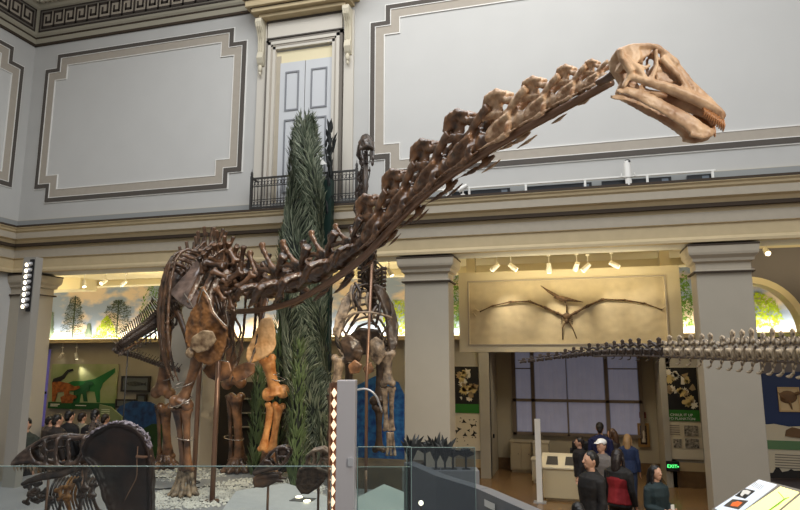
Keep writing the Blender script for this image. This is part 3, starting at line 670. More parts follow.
g = G(); g.box(-.3, .3, -.2, .2, 0, .95); g.obj('stand', M_black, t); g = G(); g.box(-.25, .25, -.12, .12, .95, 1.12); g.obj('head', M_black, t, bevel=.02)

# green reptile wall graphic
q0, q1 = onY(52, 364, MY-.06), onY(115, 410, MY-.06)
t = thing('wall_graphic', 'green wall graphic of reptile silhouettes over a dark green title strip', 'wall graphic', ((q0.x+q1.x)/2, MY-.06, q1.z)); hw = (q1.x-q0.x)/2; hh = q0.z-q1.z
def gc(x, y, e=.0): q = onY(30+x/4.637, 340+y/4.637, MY-.06); return (q.x-t.location.x, -e, q.z-t.location.z)
g = G(); g.box(-hw, hw, 0, .04, 0, hh); bd = g.obj('backdrop', mat('graphic_pale_green', (170, 176, 140), .7, rgb2=(128, 152, 92), scale=1.2), t)
g = G(); g.box(-hw, hw, -.02, 0, 0, .2); ts = g.obj('title_strip', mat('title_dark_green', (18, 82, 34), .6), t)
g = G(); 
for u0, u1, v in ((-hw+.1, -hw+.45, .12), (-hw+.1, -hw+.38, .07), (-.2, .2, .1)): g.box(u0, u1, -.024, -.02, v, v+.025)
g.obj('text_lines', M_white, ts)
def sil(nm, pl, m, e):
    g = G(); g.prism(pl, lambda u, v, w_: gc(u, v, e+w_), 0, .008); return g.obj(nm, m, bd)
sil('sauropod_silhouette', [(200, 300), (205, 240), (150, 235), (140, 215), (200, 190), (250, 190), (300, 180), (395, 130), (395, 150), (340, 200), (325, 235), (325, 290), (310, 290), (300, 240), (240, 235), (230, 290)], mat('silhouette_green', (24, 108, 52), .7), .0)
sil('neck_silhouette', [(105, 195), (110, 180), (150, 165), (175, 138), (200, 133), (203, 142), (180, 150), (160, 180), (130, 200)], M_black, .01)
sil('predator_silhouette', [(205, 235), (225, 215), (250, 205), (262, 190), (290, 192), (298, 206), (275, 212), (280, 235), (262, 240), (268, 285), (250, 285), (245, 250), (225, 250), (215, 285), (203, 285)], mat('silhouette_dark_green', (18, 82, 44), .7), .01)
sil('ostrich_reptile_figure', [(105, 195), (140, 192), (180, 200), (210, 215), (230, 212), (235, 222), (215, 232), (185, 236), (180, 285), (165, 285), (160, 240), (130, 242), (120, 285), (105, 285)], mat('figure_orange_brown', (176, 104, 44), .7, rgb2=(110, 58, 26), scale=9), .02)
sil('small_reptile_figure', [(145, 265), (165, 255), (190, 250), (215, 258), (222, 268), (205, 272), (200, 292), (150, 292)], mat('figure_orange_brown', (0,0,0)), .03)
# framed fish fossils
def fishframe(x0, y0, x1, y1, lb, fish=True):
    t, w2, h2 = wallbox('framed_fossil', lb, 'framed fossil', x0, y0, x1, y1, MY-.08, mat('dark_frame', (34, 30, 28), .5), mat('slate_print', (96, 104, 108), .7), .05)
    if fish:
        g = G(); pl = [(-.8, .1), (-.5, .35), (0, .5), (.5, .3), (.75, .1), (.95, .4), (.9, 0), (.95, -.35), (.75, -.05), (.4, -.3), (0, -.4), (-.5, -.3)]
        g.prism([(u*(w2-.08), v*(h2-.08)) for u, v in pl], lambda u, v, w_: (u, -.012-w_, v), 0, .01); g.obj('fish_relief', mat('fish_dark', (52, 56, 60), .7), t)
        g = G(); 
        for k in range(9): g.tube([(-.4*w2+k*.1*w2, -.026, -.2*h2), (-.36*w2+k*.1*w2, -.026, .25*h2)], .006, 4)
        g.obj('fish_bones', mat('slate_print', (0,0,0)), t)
fishframe(122, 376, 149, 392, 'large framed fish fossil print on the grey aisle wall')
fishframe(137, 394, 146, 403, 'small square framed fossil below the large fish', False)
fishframe(116, 399, 134, 408, 'dark framed fossil slab below and left of the fish frames', False)
t, w2, h2 = wallbox('framed_fossil', 'tan framed turtle fossil on the blue wall at the right edge', 'framed fossil', 777, 387, 801, 412, 15.9-.1-.85, mat('tan_frame', (186, 160, 118), .6), mat('tan_slab', (204, 182, 142), .7), .03)
g = G(); g.ell((-.02, -.02, .05), (.17, .02, .13)); g.tube([(.1, -.02, .1), (.26, -.02, .16)], .035, 6); g.tube([(0, -.02, -.05), (.04, -.02, -.2)], [.03, .01], 6); g.tube([(-.1, -.02, .0), (-.2, -.02, .15)], [.04, .01], 6); g.obj('turtle_relief', mat('turtle_brown', (104, 78, 52), .7), t, True)
# blue wall exhibit at the right
YB = 14.95
def flat_board(nm, lb, cat, poly, Y, m, th=.05):
    P_ = [onY(x, y, Y) for x, y in poly]; P_ = [Vector((q.x, q.y, max(q.z, .01))) for q in P_]; cx = sum(q.x for q in P_)/len(P_); zb = min(q.z for q in P_)
    t = thing(nm, lb, cat, (cx, Y, zb)); g = G(); g.prism([(q.x-cx, q.z-zb) for q in P_], lambda u, v, w_: (u, w_, v), 0, th); bo = g.obj('board', m, t); return t, bo, cx, zb
t, bo, cx, zb = flat_board('blue_wall_panel', 'deep blue exhibit wall panel at the right edge behind the column', 'wall panel', [(752, 374), (840, 370), (845, 440), (764, 440)], YB, mat('deep_blue', (28, 48, 92), .6))
t, bo, cx, zb = flat_board('wave_edged_board', 'beige information board with a wavy top below the blue wall panel', 'information board', [(762, 425), (775, 424), (790, 427), (815, 426), (850, 430), (860, 478), (770, 478)], YB-.15, mat('pale_info_board', (196, 188, 166), .6))
def wb(x, y, e=0): q = onY(x, y, YB-.15); return (q.x-cx, -e, q.z-zb)
g = G(); g.prism([(765, 440), (850, 443), (852, 452), (768, 449)], lambda u, v, w_: wb(u, v, w_), 0, .012); g.obj('green_strip', mat('strip_green', (86, 122, 84), .6), bo)
g = G()
for k in range(6): g.prism([(775, 454+k*2.6), (805, 455.5+k*2.6), (805, 456.3+k*2.6), (775, 454.8+k*2.6)], lambda u, v, w_: wb(u, v, w_), 0, .006)
g.obj('text_lines', mat('print_grey', (0,0,0)), bo)
g = G(); g.prism([(785, 436), (786, 430), (792, 427), (800, 429), (806, 434), (800, 438)], lambda u, v, w_: wb(u, v, w_), 0, .02); g.obj('fossil_picture', mat('turtle_brown', (0,0,0)), bo)
g = G(); r = random.Random(2)
pl = [(770, 478)] + [(770+k*3, 470+r.uniform(-3, 3)) for k in range(28)] + [(852, 478)]
g.prism(pl, lambda u, v, w_: wb(u, v, w_), 0, .014); g.obj('plant_silhouette', M_black, bo)
# blue exhibits seen through the legs
t, bo, cx, zb = flat_board('sea_graphic', 'bright blue undersea wall graphic behind the upright-necked skeleton', 'wall graphic', [(352, 388), (375, 376), (398, 382), (404, 395), (404, 490), (352, 490)], 15.6, mat('sea_blue', (18, 60, 150), .5, rgb2=(60, 140, 214), scale=6))
t, bo, cx, zb = flat_board('arched_blue_display', 'dark blue arch-topped display behind the left aisle visitors', 'display', [(113, 490), (113, 415), (120, 406), (132, 401), (150, 402), (161, 408), (166, 420), (166, 490)], 15.8, mat('display_blue', (22, 40, 86), .5, rgb2=(40, 92, 150), scale=5))
t, bo, cx, zb = flat_board('green_display_base', 'dark green rounded graphic in front of the blue arch-topped display', 'display', [(134, 490), (134, 446), (140, 430), (152, 424), (165, 424), (168, 446), (168, 490)], 15.5, mat('display_green', (34, 70, 30), .6))
t = thing('reading_lectern', 'green framed reading lectern standing before the blue display', 'lectern', onZ(112, 448, .01)[:])
t.location = (onY(112, 420, 14.6).x, 14.6, 0)
g = G(); g.box(-.04, .04, -.04, .04, 0, 1.55); g.box(-.2, .2, -.15, .15, 0, .03); g.obj('stand', mat('lectern_green', (120, 132, 84), .5), t)
g = G(); g.prism([(-.36, 1.80), (.0, 1.74), (.36, 1.50), (.38, 1.30), (-.36, 1.48)], lambda u, v, w_: (u, w_, v), -.09, -.04); bo = g.obj('sign_board', mat('lectern_green', (0,0,0)), t)
text('HISTORY', .10, mat('pale_print', (214, 220, 180), .6), 'lettering', bo, (-.16, -.095, 1.64), (PI/2, .14, 0)) if False else None
g = G(); 
for k in range(3): g.box(-.28, -.02, -.095, -.09, 1.66-.05*k, 1.675-.05*k)
g.obj('text_lines', mat('pale_print', (214, 220, 180), .6), bo)
t, bo, cx, zb = flat_board('shelf_wall', 'dark shelf wall seen between the long-necked skeleton legs', 'shelf wall', [(206, 382), (290, 382), (290, 490), (206, 490)], 16.2, mat('dark_shelf_wall', (40, 36, 32), .7))
g = G()
for y in (398, 412, 426): g.prism([(235, y), (285, y), (285, y+1.2), (235, y+1.2)], lambda u, v, w_: (onY(u, v, 16.2).x-cx, -w_, onY(u, v, 16.2).z-zb), 0, .2)
g.obj('shelf', mat('shelf_grey', (120, 118, 110), .6), bo)

# lamp post at the left with eight stage lamps
xp = onY(34, 258, 9.3).x; zt = onY(30, 258, 9.3).z
t = thing('stage_light_post', 'tall grey square post with a column of bright stage lamps, front left', 'light post', (xp, 9.3, 0))
g = G(); g.box(-.15, .13, -.08, .08, .02, zt); g.obj('post', mat('post_grey', (150, 146, 138), .6), t); g = G(); g.box(-.25, .25, -.2, .2, 0, .02); g.obj('base_plate', M_black, t)
g = G(); g.box(.04, .11, -.12, -.08, zt-1.0, zt-.05); g.obj('mounting_rail', M_black, t)
for k in range(8):
    z = zt-.13-.108*k; g = G(); x = .075; g.tube([(x, -.10, z), (x-.005, -.15, z-.015), (x-.015, -.20, z-.03)], [.035, .042, .042], 12); h_ = g.obj('stage_lamp', M_silver, t, True)
    g = G(); g.ell((x-.016, -.202, z-.031), (.036, .014, .036), 12, 8); g.obj('lens', M_bulb, h_, True)
spot('stage_lamp_light', (xp+.1, 9.0, zt-.5), (-6.5, 10.2, 2.5), 120, (1, .85, .6), 50, .8, .1)

# ledge fixtures on the cornice at the right
a, b = onY(413, 200, 11.80), onY(716, 178, 11.80); zr = 6.105
t = thing('ledge_rail', 'white rail on short posts standing along the ledge below the right panel', 'rail', ((a.x+b.x)/2, 11.80, zr)); L = (b.x-a.x)/2
g = G(); g.box(-L, L, -.02, .02, .16, .19); g.obj('rail', M_white, t)
for k in range(6):
    x = -L+.05+(2*L-.1)*k/5; g = G(); g.box(x-.02, x+.02, -.02, .02, 0, .16); g.obj('post', M_white, t)
M_fix = mat('fixture_black', (26, 30, 36), .4)
for (x0, x1, lb) in ((452, 510, 'black strip light housing on the ledge, first beside the neck'), (527, 592, 'black strip light housing on the ledge, left of the white projector'), (602, 672, 'black strip light housing on the ledge behind the white projector'), (688, 713, 'short black strip light housing at the end of the ledge rail')):
    xa, xb = onY(x0, 190, 11.86).x, onY(x1, 190, 11.86).x; c = (xa+xb)/2; h = (xb-xa)/2
    o = thing('strip_light', lb, 'light fixture', (c, 11.88, zr)); g = G(); g.box(-h, h, -.035, .04, .015, .13); g.box(-h+.05, -h+.1, -.03, .03, 0, .015); g.box(h-.1, h-.05, -.03, .03, 0, .015); g.obj('housing', M_fix, o)
    g = G(); g.box(h-.16, h-.05, -.04, -.035, .05, .1); g.obj('end_label', mat('label_grey', (110, 120, 130), .5), o)
q = onY(629, 190, 11.72); t = thing('theatre_projector', 'white theatre spotlight standing on the ledge below the long skull', 'spotlight', (q.x, 11.72, zr))
g = G(); g.box(-.05, .05, -.05, .05, 0, .10); g.cyl((0, 0, .1), (0, 0, .16), .03, 8); g.obj('base', M_white, t)
g = G(); g.tube([(-.11, 0, .22), (-.12, 0, .16), (0, 0, .13), (.12, 0, .16), (.11, 0, .22)], .012, 6); g.obj('yoke', M_white, t)
g = G(); g.cyl((0, -.02, .12), (0, -.0, .40), .065, 14); g.cyl((0, 0, .40), (0, 0, .44), .05, 14); g.cyl((0, -.02, -.02), (0, -.02, .12), .05, 14); g.obj('barrel', M_white, t)
g = G(); g.cyl((0, 0, .44), (0, 0, .46), .04, 10); g.ell((.03, -.06, .42), .02); g.obj('cap', M_black, t)
for x, y, lb in ((463, 191, 'small white adjustable lamp on the ledge just right of the neck'), (448, 190, 'small white adjustable lamp partly behind the neck on the ledge')):
    q = onY(x, y, 11.72); t = thing('ledge_lamp', lb, 'lamp', (q.x, 11.72, zr)); g = G(); g.box(-.04, .04, -.04, .04, 0, .03); g.cyl((0, 0, .03), (0, 0, .14), .012, 8); g.obj('stand', M_white, t)
    g = G(); g.tube([(-.09, 0, .11), (-.02, 0, .15), (.08, 0, .21)], [.05, .05, .035], 12); g.obj('lamp_head', M_white, t)

# ================================================================== PLATFORMS AND GRAVEL
ZP = .8
M_plat = mat('platform_grey_white', (150, 150, 152), .5, var=.12, scale=1.5)
g = G(); g.box(-10.2, -2.75, 5.2, 11.85, 0, ZP); o = g.obj('exhibit_platform', M_plat); tag(o, 'broad low grey platform under the skeletons', 'platform', kind='structure')
gr = []
g = G(); r = random.Random(11)
def pebble(x, y, z, s):
    v = [(s*r.uniform(.6, 1.3)*a, s*r.uniform(.6, 1.3)*b, s*.7*c) for a, b, c in ((1,0,0),(-1,0,0),(0,1,0),(0,-1,0),(0,0,1),(0,0,-1))]
    an = r.random()*3; c_, s_ = math.cos(an), math.sin(an)
    g.add([(x+a*c_-b*s_, y+a*s_+b*c_, z+s*.4+c) for a, b, c in v], [(0,2,4),(2,1,4),(1,3,4),(3,0,4),(2,0,5),(1,2,5),(3,1,5),(0,3,5)])
for cx, cy, R, n in ((-6.1, 9.25, .75, 1500), (-5.3, 10.4, .9, 1500), (-7.6, 11.2, .9, 700), (-4.2, 9.6, .7, 500)):
    for _ in range(n):
        a_, q = r.uniform(0, 2*PI), math.sqrt(r.random())*R*(1+.25*math.sin(3*r.random()))
        y_ = cy+q*math.sin(a_)*.8
        if y_ < 11.8: pebble(cx+q*math.cos(a_), y_, ZP, r.uniform(.015, .032))
tag(g.obj('gravel', mat('white_gravel', (206, 204, 196), .8, var=.2, scale=3)), 'loose white gravel spread round the feet of the long-necked skeleton', 'gravel', kind='stuff')
for x, y, s, lb in ((-7.3, 10.2, .5, 'thin black outline ring on the platform around the rear gravel'), (-5.7, 9.7, .6, 'thin black outline ring on the platform around the front gravel')):
    g = G(); n = 40; g.tube([(x+1.5*s*math.cos(2*PI*k/n)*(1+.1*math.sin(5*k)), y+s*math.sin(2*PI*k/n), ZP+.012) for k in range(n+1)], .010, 5); tag(g.obj('cable_loop', M_black), lb, 'cable')

# ================================================================== BONE TEMPLATES
def cervical():
    g = G()
    g.tube([(-.5,0,0),(-.42,0,0),(-.2,0,0),(.1,0,0),(.35,0,.0),(.5,0,.0)], [.17,.20,.14,.13,.16,.08], 10, flat=.9)
    g.tube([(-.40,0,.12),(0,0,.19),(.3,0,.15)], [.13,.11,.10], 8, flat=.7)
    g.tube([(-.30,0,.26),(-.26,0,.40),(-.22,0,.50)], [.12,.13,.14], 8, flat=.55)
    for s in (-1, 1):
        g.tube([(-.10,s*.04,.24),(-.3,s*.09,.33),(-.54,s*.13,.36)], [.07,.07,.09], 8, flat=.8)
        g.tube([(.02,s*.06,.18),(.30,s*.12,.28),(.64,s*.14,.38)], [.10,.075,.085], 8, flat=.8)
        g.tube([(-.54,s*.12,.38),(-.44,s*.10,.50),(-.24,s*.07,.60)], [.06,.065,.07], 8, flat=.7)
        g.tube([(-.12,s*.06,.56),(.06,s*.09,.44),(.34,s*.12,.33)], [.09,.06,.05], 8, flat=.6)
        g.tube([(-.56,s*.08,.52),(-.36,s*.12,.63),(-.10,s*.12,.64),(.10,s*.08,.54)], [.035,.075,.08,.03], 8, flat=1.1)
        g.tube([(.18,s*.06,.05),(.14,s*.17,-.08),(.12,s*.2,-.16)], [.08,.07,.06], 7)
        g.tube([(-.36,s*.09,.04),(-.1,s*.15,.10),(.2,s*.15,.12)], [.06,.07,.06], 7)
        g.tube([(.34,s*.18,-.17),(.10,s*.2,-.2),(-.25,s*.19,-.2),(-.70,s*.18,-.17)], [.02,.055,.035,.012], 7)
    g.tube([(-.48,0,.54),(-.22,0,.60),(.02,0,.54)], [.05,.08,.05], 8, flat=1.3)
    return g.organic('cervical_vertebra', M_bone, .021, 2, .022, 7)
def cervical_rear():
    g = G()
    g.tube([(-.5,0,0),(-.42,0,0),(-.1,0,0),(.2,0,0),(.38,0,.0),(.5,0,.0)], [.20,.24,.16,.16,.19,.10], 10)
    g.tube([(-.35,0,.12),(0,0,.22),(.3,0,.18)], [.12,.11,.10], 8, flat=.7)
    for s in (-1, 1):
        g.tube([(-.05,s*.06,.25),(-.22,s*.12,.50),(-.34,s*.18,.78),(-.36,s*.20,.92)], [.10,.06,.06,.085], 8, flat=.7)
        g.tube([(-.10,s*.05,.24),(-.3,s*.14,.36),(-.52,s*.18,.42)], [.07,.06,.09], 8, flat=.8)
        g.tube([(.05,s*.06,.20),(.30,s*.16,.34),(.60,s*.20,.50)], [.08,.07,.10], 8, flat=.8)
        g.tube([(.1,s*.10,.05),(.08,s*.30,-.02),(.05,s*.42,-.12)], [.09,.08,.09], 7)
        g.tube([(.05,s*.40,-.12),(-.15,s*.40,-.30),(-.5,s*.36,-.42)], [.08,.06,.02], 7)
    return g.organic('cervical_vertebra', M_bone, .024, 2, .02, 7)
def dorsal():
    g = G()
    g.tube([(-.5,0,0),(-.3,0,0),(0,0,0),(.3,0,0),(.5,0,0)], [.34,.32,.24,.32,.34], 12)
    g.tube([(0,0,.2),(0,0,.6),(0,0,.9)], [.26,.20,.2], 10, flat=.7)
    for s in (-1, 1):
        g.tube([(0,s*.1,.8),(.0,s*.55,1.0),(0,s*.95,1.1)], [.16,.12,.14], 8, flat=.6)
        g.tube([(-.1,s*.08,.9),(-.15,s*.12,1.6),(-.12,s*.2,2.15),(-.1,s*.24,2.35)], [.16,.10,.13,.16], 8, flat=.7)
        g.tube([(0,s*.8,1.05),(0,s*.2,1.6)], [.06,.07], 6)
        g.tube([(.1,s*.15,.8),(.5,s*.2,.9)], [.1,.1], 7)
    return g.organic('dorsal_vertebra', M_bone, .045, 2, .02, 4)
def caudal(chev=False):
    g = G()
    g.tube([(-.5,0,0),(-.4,0,0),(0,0,0),(.4,0,0),(.5,0,0)], [.40,.44,.28,.44,.40], 12)
    g.tube([(.05,0,.3),(-.12,0,.8),(-.35,0,1.25),(-.45,0,1.45)], [.22,.13,.12,.19], 8, flat=.6)
    for s in (-1, 1):
        g.tube([(.1,s*.1,.45),(.5,s*.16,.62),(.68,s*.16,.66)], [.1,.09,.07], 7)
        g.tube([(-.1,s*.08,.55),(-.45,s*.12,.6)], [.09,.07], 7)
        g.tube([(0,s*.3,.1),(0,s*.75,.15)], [.14,.09], 7)
    return g.organic('tail_vertebra', M_bone, .05, 2, .02, 4)
def tailblock():
    g = G()
    g.tube([(-.5,0,0),(-.42,0,0),(-.1,0,0),(.15,0,0),(.42,0,0),(.5,0,0)], [.42,.50,.36,.34,.46,.40], 12)
    g.tube([(.1,0,.3),(0,0,.75),(-.15,0,1.1)], [.30,.22,.24], 8, flat=.7)
    g.tube([(-.35,0,1.1),(-.1,0,1.22),(.2,0,1.12)], [.13,.18,.12], 8, flat=.8)
    for s in (-1, 1):
        g.tube([(.1,s*.12,.5),(.5,s*.2,.75),(.72,s*.2,.85)], [.15,.13,.1], 7)
        g.tube([(-.1,s*.1,.6),(-.5,s*.15,.7)], [.13,.11], 7)
        g.tube([(0,s*.3,.1),(.1,s*.7,.15)], [.18,.12], 7)
    return g.organic('tail_vertebra', M_bone, .05, 1, .035, 3)
def chevron():
    g = G()
    for s in (-1, 1): g.tube([(0,s*.18,0),(-.05,s*.1,-.3),(-.1,0,-.5)], [.09,.08,.1], 7)
    g.tube([(-.08,0,-.45),(-.15,0,-.8),(-.4,0,-1.05),(-.75,0,-1.1)], [.11,.12,.17,.1], 8, flat=.6)
    return g.organic('chevron_bone', M_bone, .05, 2, .02, 4)
ME_rear = cervical_rear()
ME_cerv, ME_dors, ME_caud, ME_chev, ME_blk = cervical(), dorsal(), caudal(), chevron(), tailblock()
def place(me, nm, parent, org, X, Z, sx, sy=None, sz=None, m=None):
    o = link(nm, me, parent); sy = sy or sx; sz = sz or sx
    M = frame_matrix(org, X, Z) @ Matrix.Diagonal((sx, sy, sz, 1)); o.matrix_local = parent.matrix_world.inverted() @ M if False else M
    if m: own_mat(o, m)
    return o
def bone(parent, nm, pts, rad, m=M_bone, vox=.012, amp=.006, flat=None, n=10, freq=14, extra=None):
    g = G(); g.tube(pts, rad, n, flat=flat)
    if extra: extra(g)
    return link(nm, g.organic(nm, m, vox, 2, amp, freq), parent)
def longbone(parent, nm, a, b, r, m=M_bone, heads=(1.9, 1.8), vox=.014, bow=0, side=(1, 0, 0), n=10):
    a, b = Vector(a), Vector(b); s = Vector(side)
    ts = (0, .06, .16, .35, .55, .75, .88, .95, 1); rr = (heads[0]*.85, heads[0], 1.25, 1.0, .92, 1.0, 1.3, heads[1], heads[1]*.85)
    pts = [a.lerp(b, t)+s*(bow*math.sin(PI*t)) for t in ts]; g = G(); g.tube(pts, [r*q for q in rr], n, up=(s.x, s.y, s.z), flat=.8)
    d = (b-a).normalized(); sd = s-d*s.dot(d); sd.normalize()
    for e, p_ in ((1, a), (-1, b)):
        hh = heads[0] if e == 1 else heads[1]
        for q in (-1, 1): g.ell(p_+sd*(q*r*hh*.65)+d*(e*r*.2), r*hh*.62, 9, 7)
    return link(nm, g.organic(nm, m, vox, 3, r*.06, 10), parent)
def rod(parent, nm, pts, r, m=M_steel, n=10): g = G(); g.tube(pts, r, n); return g.obj(nm, m, parent, True)
def plate(nm, parent, outline, th, m=M_bone, vox=.014, amp=.006, bulge=0):    # outline: list of 3-D points (roughly planar), rounded thick plate
    P_ = [Vector(q) for q in outline]; c = sum(P_, Vector())/len(P_); nrm = Vector()
    for i in range(len(P_)): nrm += (P_[i]-c).cross(P_[(i+1) % len(P_)]-c)
    nrm.normalize(); g = G(); k = len(P_); c2 = c+nrm*bulge
    vs = [c2+nrm*th] + [q+nrm*th*.5 for q in P_] + [c2-nrm*th] + [q-nrm*th*.5 for q in P_]
    fs = [(0, 1+i, 1+(i+1) % k) for i in range(k)] + [(k+1, k+2+(i+1) % k, k+2+i) for i in range(k)] + [(1+i, k+2+i, k+2+(i+1) % k, 1+(i+1) % k) for i in range(k)]
    g.add(vs, fs); g.tube(P_+[P_[0]], th*.7, 6)
    return link(nm, g.organic(nm, m, vox, 2, amp, 9), parent)

# ================================================================== LONG-NECKED SKELETON
D_ = thing('long_necked_skeleton', 'huge brown long-necked dinosaur skeleton reaching right across the hall', 'dinosaur skeleton')
UPV = Vector((0, 0, 1))
# the plan line of the neck runs from shoulder to head
S0 = Vector((-5.45, 9.75, 0)); H0 = Vector((.95, 3.72, 0))
def onplan(px, py):
    d = ray(px, py); n_ = Vector((-(H0-S0).y, (H0-S0).x, 0)); t_ = (S0-Vector((CAM.x, CAM.y, 0))).dot(n_)/Vector((d.x, d.y, 0)).dot(n_)
    return CAM+d*t_
neck_px = [(607, 76), (586, 85), (560, 98), (528, 116), (491, 138), (453, 163), (420, 190), (392, 216), (367, 239), (342, 257), (317, 271), (293, 281), (270, 286), (252, 288), (238, 287)]
NP = [onplan(*q) for q in neck_px]
rail = [onplan(x, y) for x, y in ((612, 82), (590, 94), (560, 110), (520, 132), (480, 156), (440, 183), (410, 209), (385, 235), (360, 260), (330, 282), (290, 303), (250, 311), (222, 311))]
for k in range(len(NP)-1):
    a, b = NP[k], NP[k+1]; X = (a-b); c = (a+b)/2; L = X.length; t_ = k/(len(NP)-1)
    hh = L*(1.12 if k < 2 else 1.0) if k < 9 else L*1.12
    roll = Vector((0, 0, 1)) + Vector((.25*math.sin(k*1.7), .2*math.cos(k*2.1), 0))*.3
    m = M_bonel if k < 4 else (M_bone if k < 8 else M_boned)  # lit look near the head and darker body end put into bone colour
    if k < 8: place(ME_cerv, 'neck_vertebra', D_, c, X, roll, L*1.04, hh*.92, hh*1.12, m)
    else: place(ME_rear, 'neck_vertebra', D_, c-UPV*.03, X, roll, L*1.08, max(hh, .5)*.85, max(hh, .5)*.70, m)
rod(D_, 'neck_support_rail', curve_pts(rail, 40), [.028+.022*i/39 for i in range(40)])
rod(D_, 'neck_support_rail', [q+Vector((0, .05, .035)) for q in curve_pts(rail[1:], 30)], .016)
# rib splints hanging behind the rail
for k in range(1, 12):
    a = NP[k]; b = NP[k+1]; d = (b-a).normalized(); L = (b-a).length; nrm = Vector((-(H0-S0).y, (H0-S0).x, 0)).normalized()
    o_ = a+nrm*.20*L-Vector((0, 0, L*.30))
    bone(D_, 'neck_rib', [o_, o_+d*L*.25-Vector((0, 0, .015)), o_+d*L*.55-Vector((0, 0, .02))], [.008, .02, .005], (M_bonel if k < 5 else M_bone), vox=.008, amp=.002, flat=.5)

# skull, drawn as bars in side view and mirrored
def skull_kit(parent, org, U, V, s, bars_side, bars_mid, m, nm='skull', vox=.007, cx=300, cy=250, amp=.003, smooth=2, plates=(), wf=None):
    U = Vector(U).normalized(); V = Vector(V); V = (V-U*V.dot(U)).normalized(); N_ = U.cross(V)
    g = G()
    def P3(x, y, w_): return Vector(org)+U*((x-cx)*s)+V*(-(y-cy)*s)+N_*(w_*s)
    for pts, fl in bars_side:
        for sg in (-1, 1): g.tube([P3(x, y, sg*w_) for x, y, r_, w_ in pts], [r_*s for x, y, r_, w_ in pts], 8, flat=fl, up=tuple(V))
    for pts in bars_mid: g.tube([P3(x, y, w_) for x, y, r_, w_ in pts], [r_*s for x, y, r_, w_ in pts], 8)
    for pl, th, k_ in plates:
        for sg in (-1, 1):
            n = len(pl); xc = sum(q[0] for q in pl)/n; yc = sum(q[1] for q in pl)/n
            f = lambda q, e: P3(q[0], q[1], sg*(wf(q[0])*k_)+e)
            vs = [f(q, -th) for q in pl]+[f(q, th) for q in pl]+[f((xc, yc), -th), f((xc, yc), th)]
            g.add(vs, [(i, (i+1) % n, n+(i+1) % n, n+i) for i in range(n)]+[((i+1) % n, i, 2*n) for i in range(n)]+[(n+i, n+(i+1) % n, 2*n+1) for i in range(n)])
    return link(nm, g.organic(nm, m, vox, smooth, amp, 30), parent), P3
R3 = lambda l, wf: [(x, y, r_, wf(x)) for x, y, r_ in l]
wd = lambda x: 46 - 14*max(0, min(1, (x-240)/280)) - (8 if x < 120 else 0)
hd_org = dep(600+300/4.44, 35+250/4.44, 3.60); sH = 3.60/FPX/4.44
Ud = _rt*math.cos(.05) + Vector((-_rt.y, _rt.x, 0))*(math.sin(.05)); Vd = Vector((0, 0, 1))
side = [(R3([(80,84,15),(120,62,13),(200,50,11),(255,60,13),(290,95,17),(330,140,22)], lambda x: wd(x)*.75), 1),
 (R3([(76,85,16),(78,125,16),(98,155,17),(118,190,18)], lambda x: 52), 1),
 (R3([(92,105,15),(128,150,15),(160,182,16),(180,215,14)], wd), 1),
 (R3([(122,190,15),(98,225,12),(82,256,10)], wd), 1),
 (R3([(115,203,16),(180,226,17),(230,238,19),(300,258,24),(370,287,26),(430,312,26),(480,337,24),(518,368,20),(512,392,14)], wd), 1),
 (R3([(238,76,8),(236,120,8),(236,155,10),(214,200,13),(198,228,14)], wd), 1),
 (R3([(262,112,17),(292,150,17),(330,188,15),(352,222,15),(366,262,18)], wd), .7),
 (R3([(205,150,10),(185,165,9),(150,150,8)], wd), 1),
 (R3([(332,142,22),(370,200,22),(412,252,23),(462,300,23),(506,345,21),(532,376,17)], lambda x: wd(x)*.6), 1),
 (R3([(395,245,18),(400,285,18)], lambda x: wd(x)*.85), 1), (R3([(440,290,22),(470,325,22)], lambda x: wd(x)*.8), 1),
 (R3([(300,105,12),(312,118,12),(326,140,14)], lambda x: 30), 1)]
mid = [[(80,84,16,-40),(80,80,16,40)], [(150,56,13,-40),(150,56,13,40)], [(205,52,13,-40),(205,52,13,40)], [(255,66,15,-40),(255,66,15,40)], [(130,80,30,-10),(130,80,30,10)], [(100,100,30,0),(150,110,34,0),(190,105,26,0)], [(110,95,22,-36),(110,95,22,36)],
 [(300,108,16,-32),(300,108,16,32)], [(345,165,22,-30),(345,165,22,30)], [(400,240,24,-30),(400,240,24,30)], [(450,290,26,-30),(450,290,26,30)], [(500,340,24,-28),(500,340,24,28)], [(522,372,18,-28),(522,372,18,28)], [(100,150,24,0),(78,140,26,0)], [(380,262,18,-32),(380,262,18,32)], [(250,150,20,-30),(250,150,20,30)]]
PLT = [([(75,80),(120,60),(165,70),(175,110),(150,145),(160,190),(120,205),(95,160)], 7, .8), ([(120,60),(200,48),(235,62),(215,95),(190,110),(165,125),(140,110)], 6, .55),
 ([(115,195),(180,215),(240,228),(310,245),(380,250),(430,275),(490,315),(535,375),(505,395),(470,350),(420,335),(350,310),(260,272),(180,245)], 8, .97),
 ([(262,90),(330,135),(400,235),(455,290),(510,345),(500,365),(440,310),(385,268),(350,215),(300,150),(262,120)], 8, .72),
 ([(235,150),(262,150),(310,190),(345,220),(300,225),(240,215)], 5, .45)]
sk, P3 = skull_kit(D_, hd_org, Ud, Vd, sH, side, mid, M_bonel, plates=PLT, wf=wd)
for sg in (-1, 1):
    g = G()
    for k in range(11):
        x = 434+8.4*k; y = 342+4.6*k; L = 38+20*(k/10); g.tube([P3(x, y, sg*(wd(x)+4)), P3(x+4, y+L*.5, sg*(wd(x)+6)), P3(x-1, y+L, sg*wd(x))], [6.5*sH, 6*sH, 3*sH], 6)
    g.obj('teeth', mat('tooth_brown', (176, 122, 78), .4), sk, True)
wj = lambda x: 34 - 6*max(0, min(1, (x-200)/260))
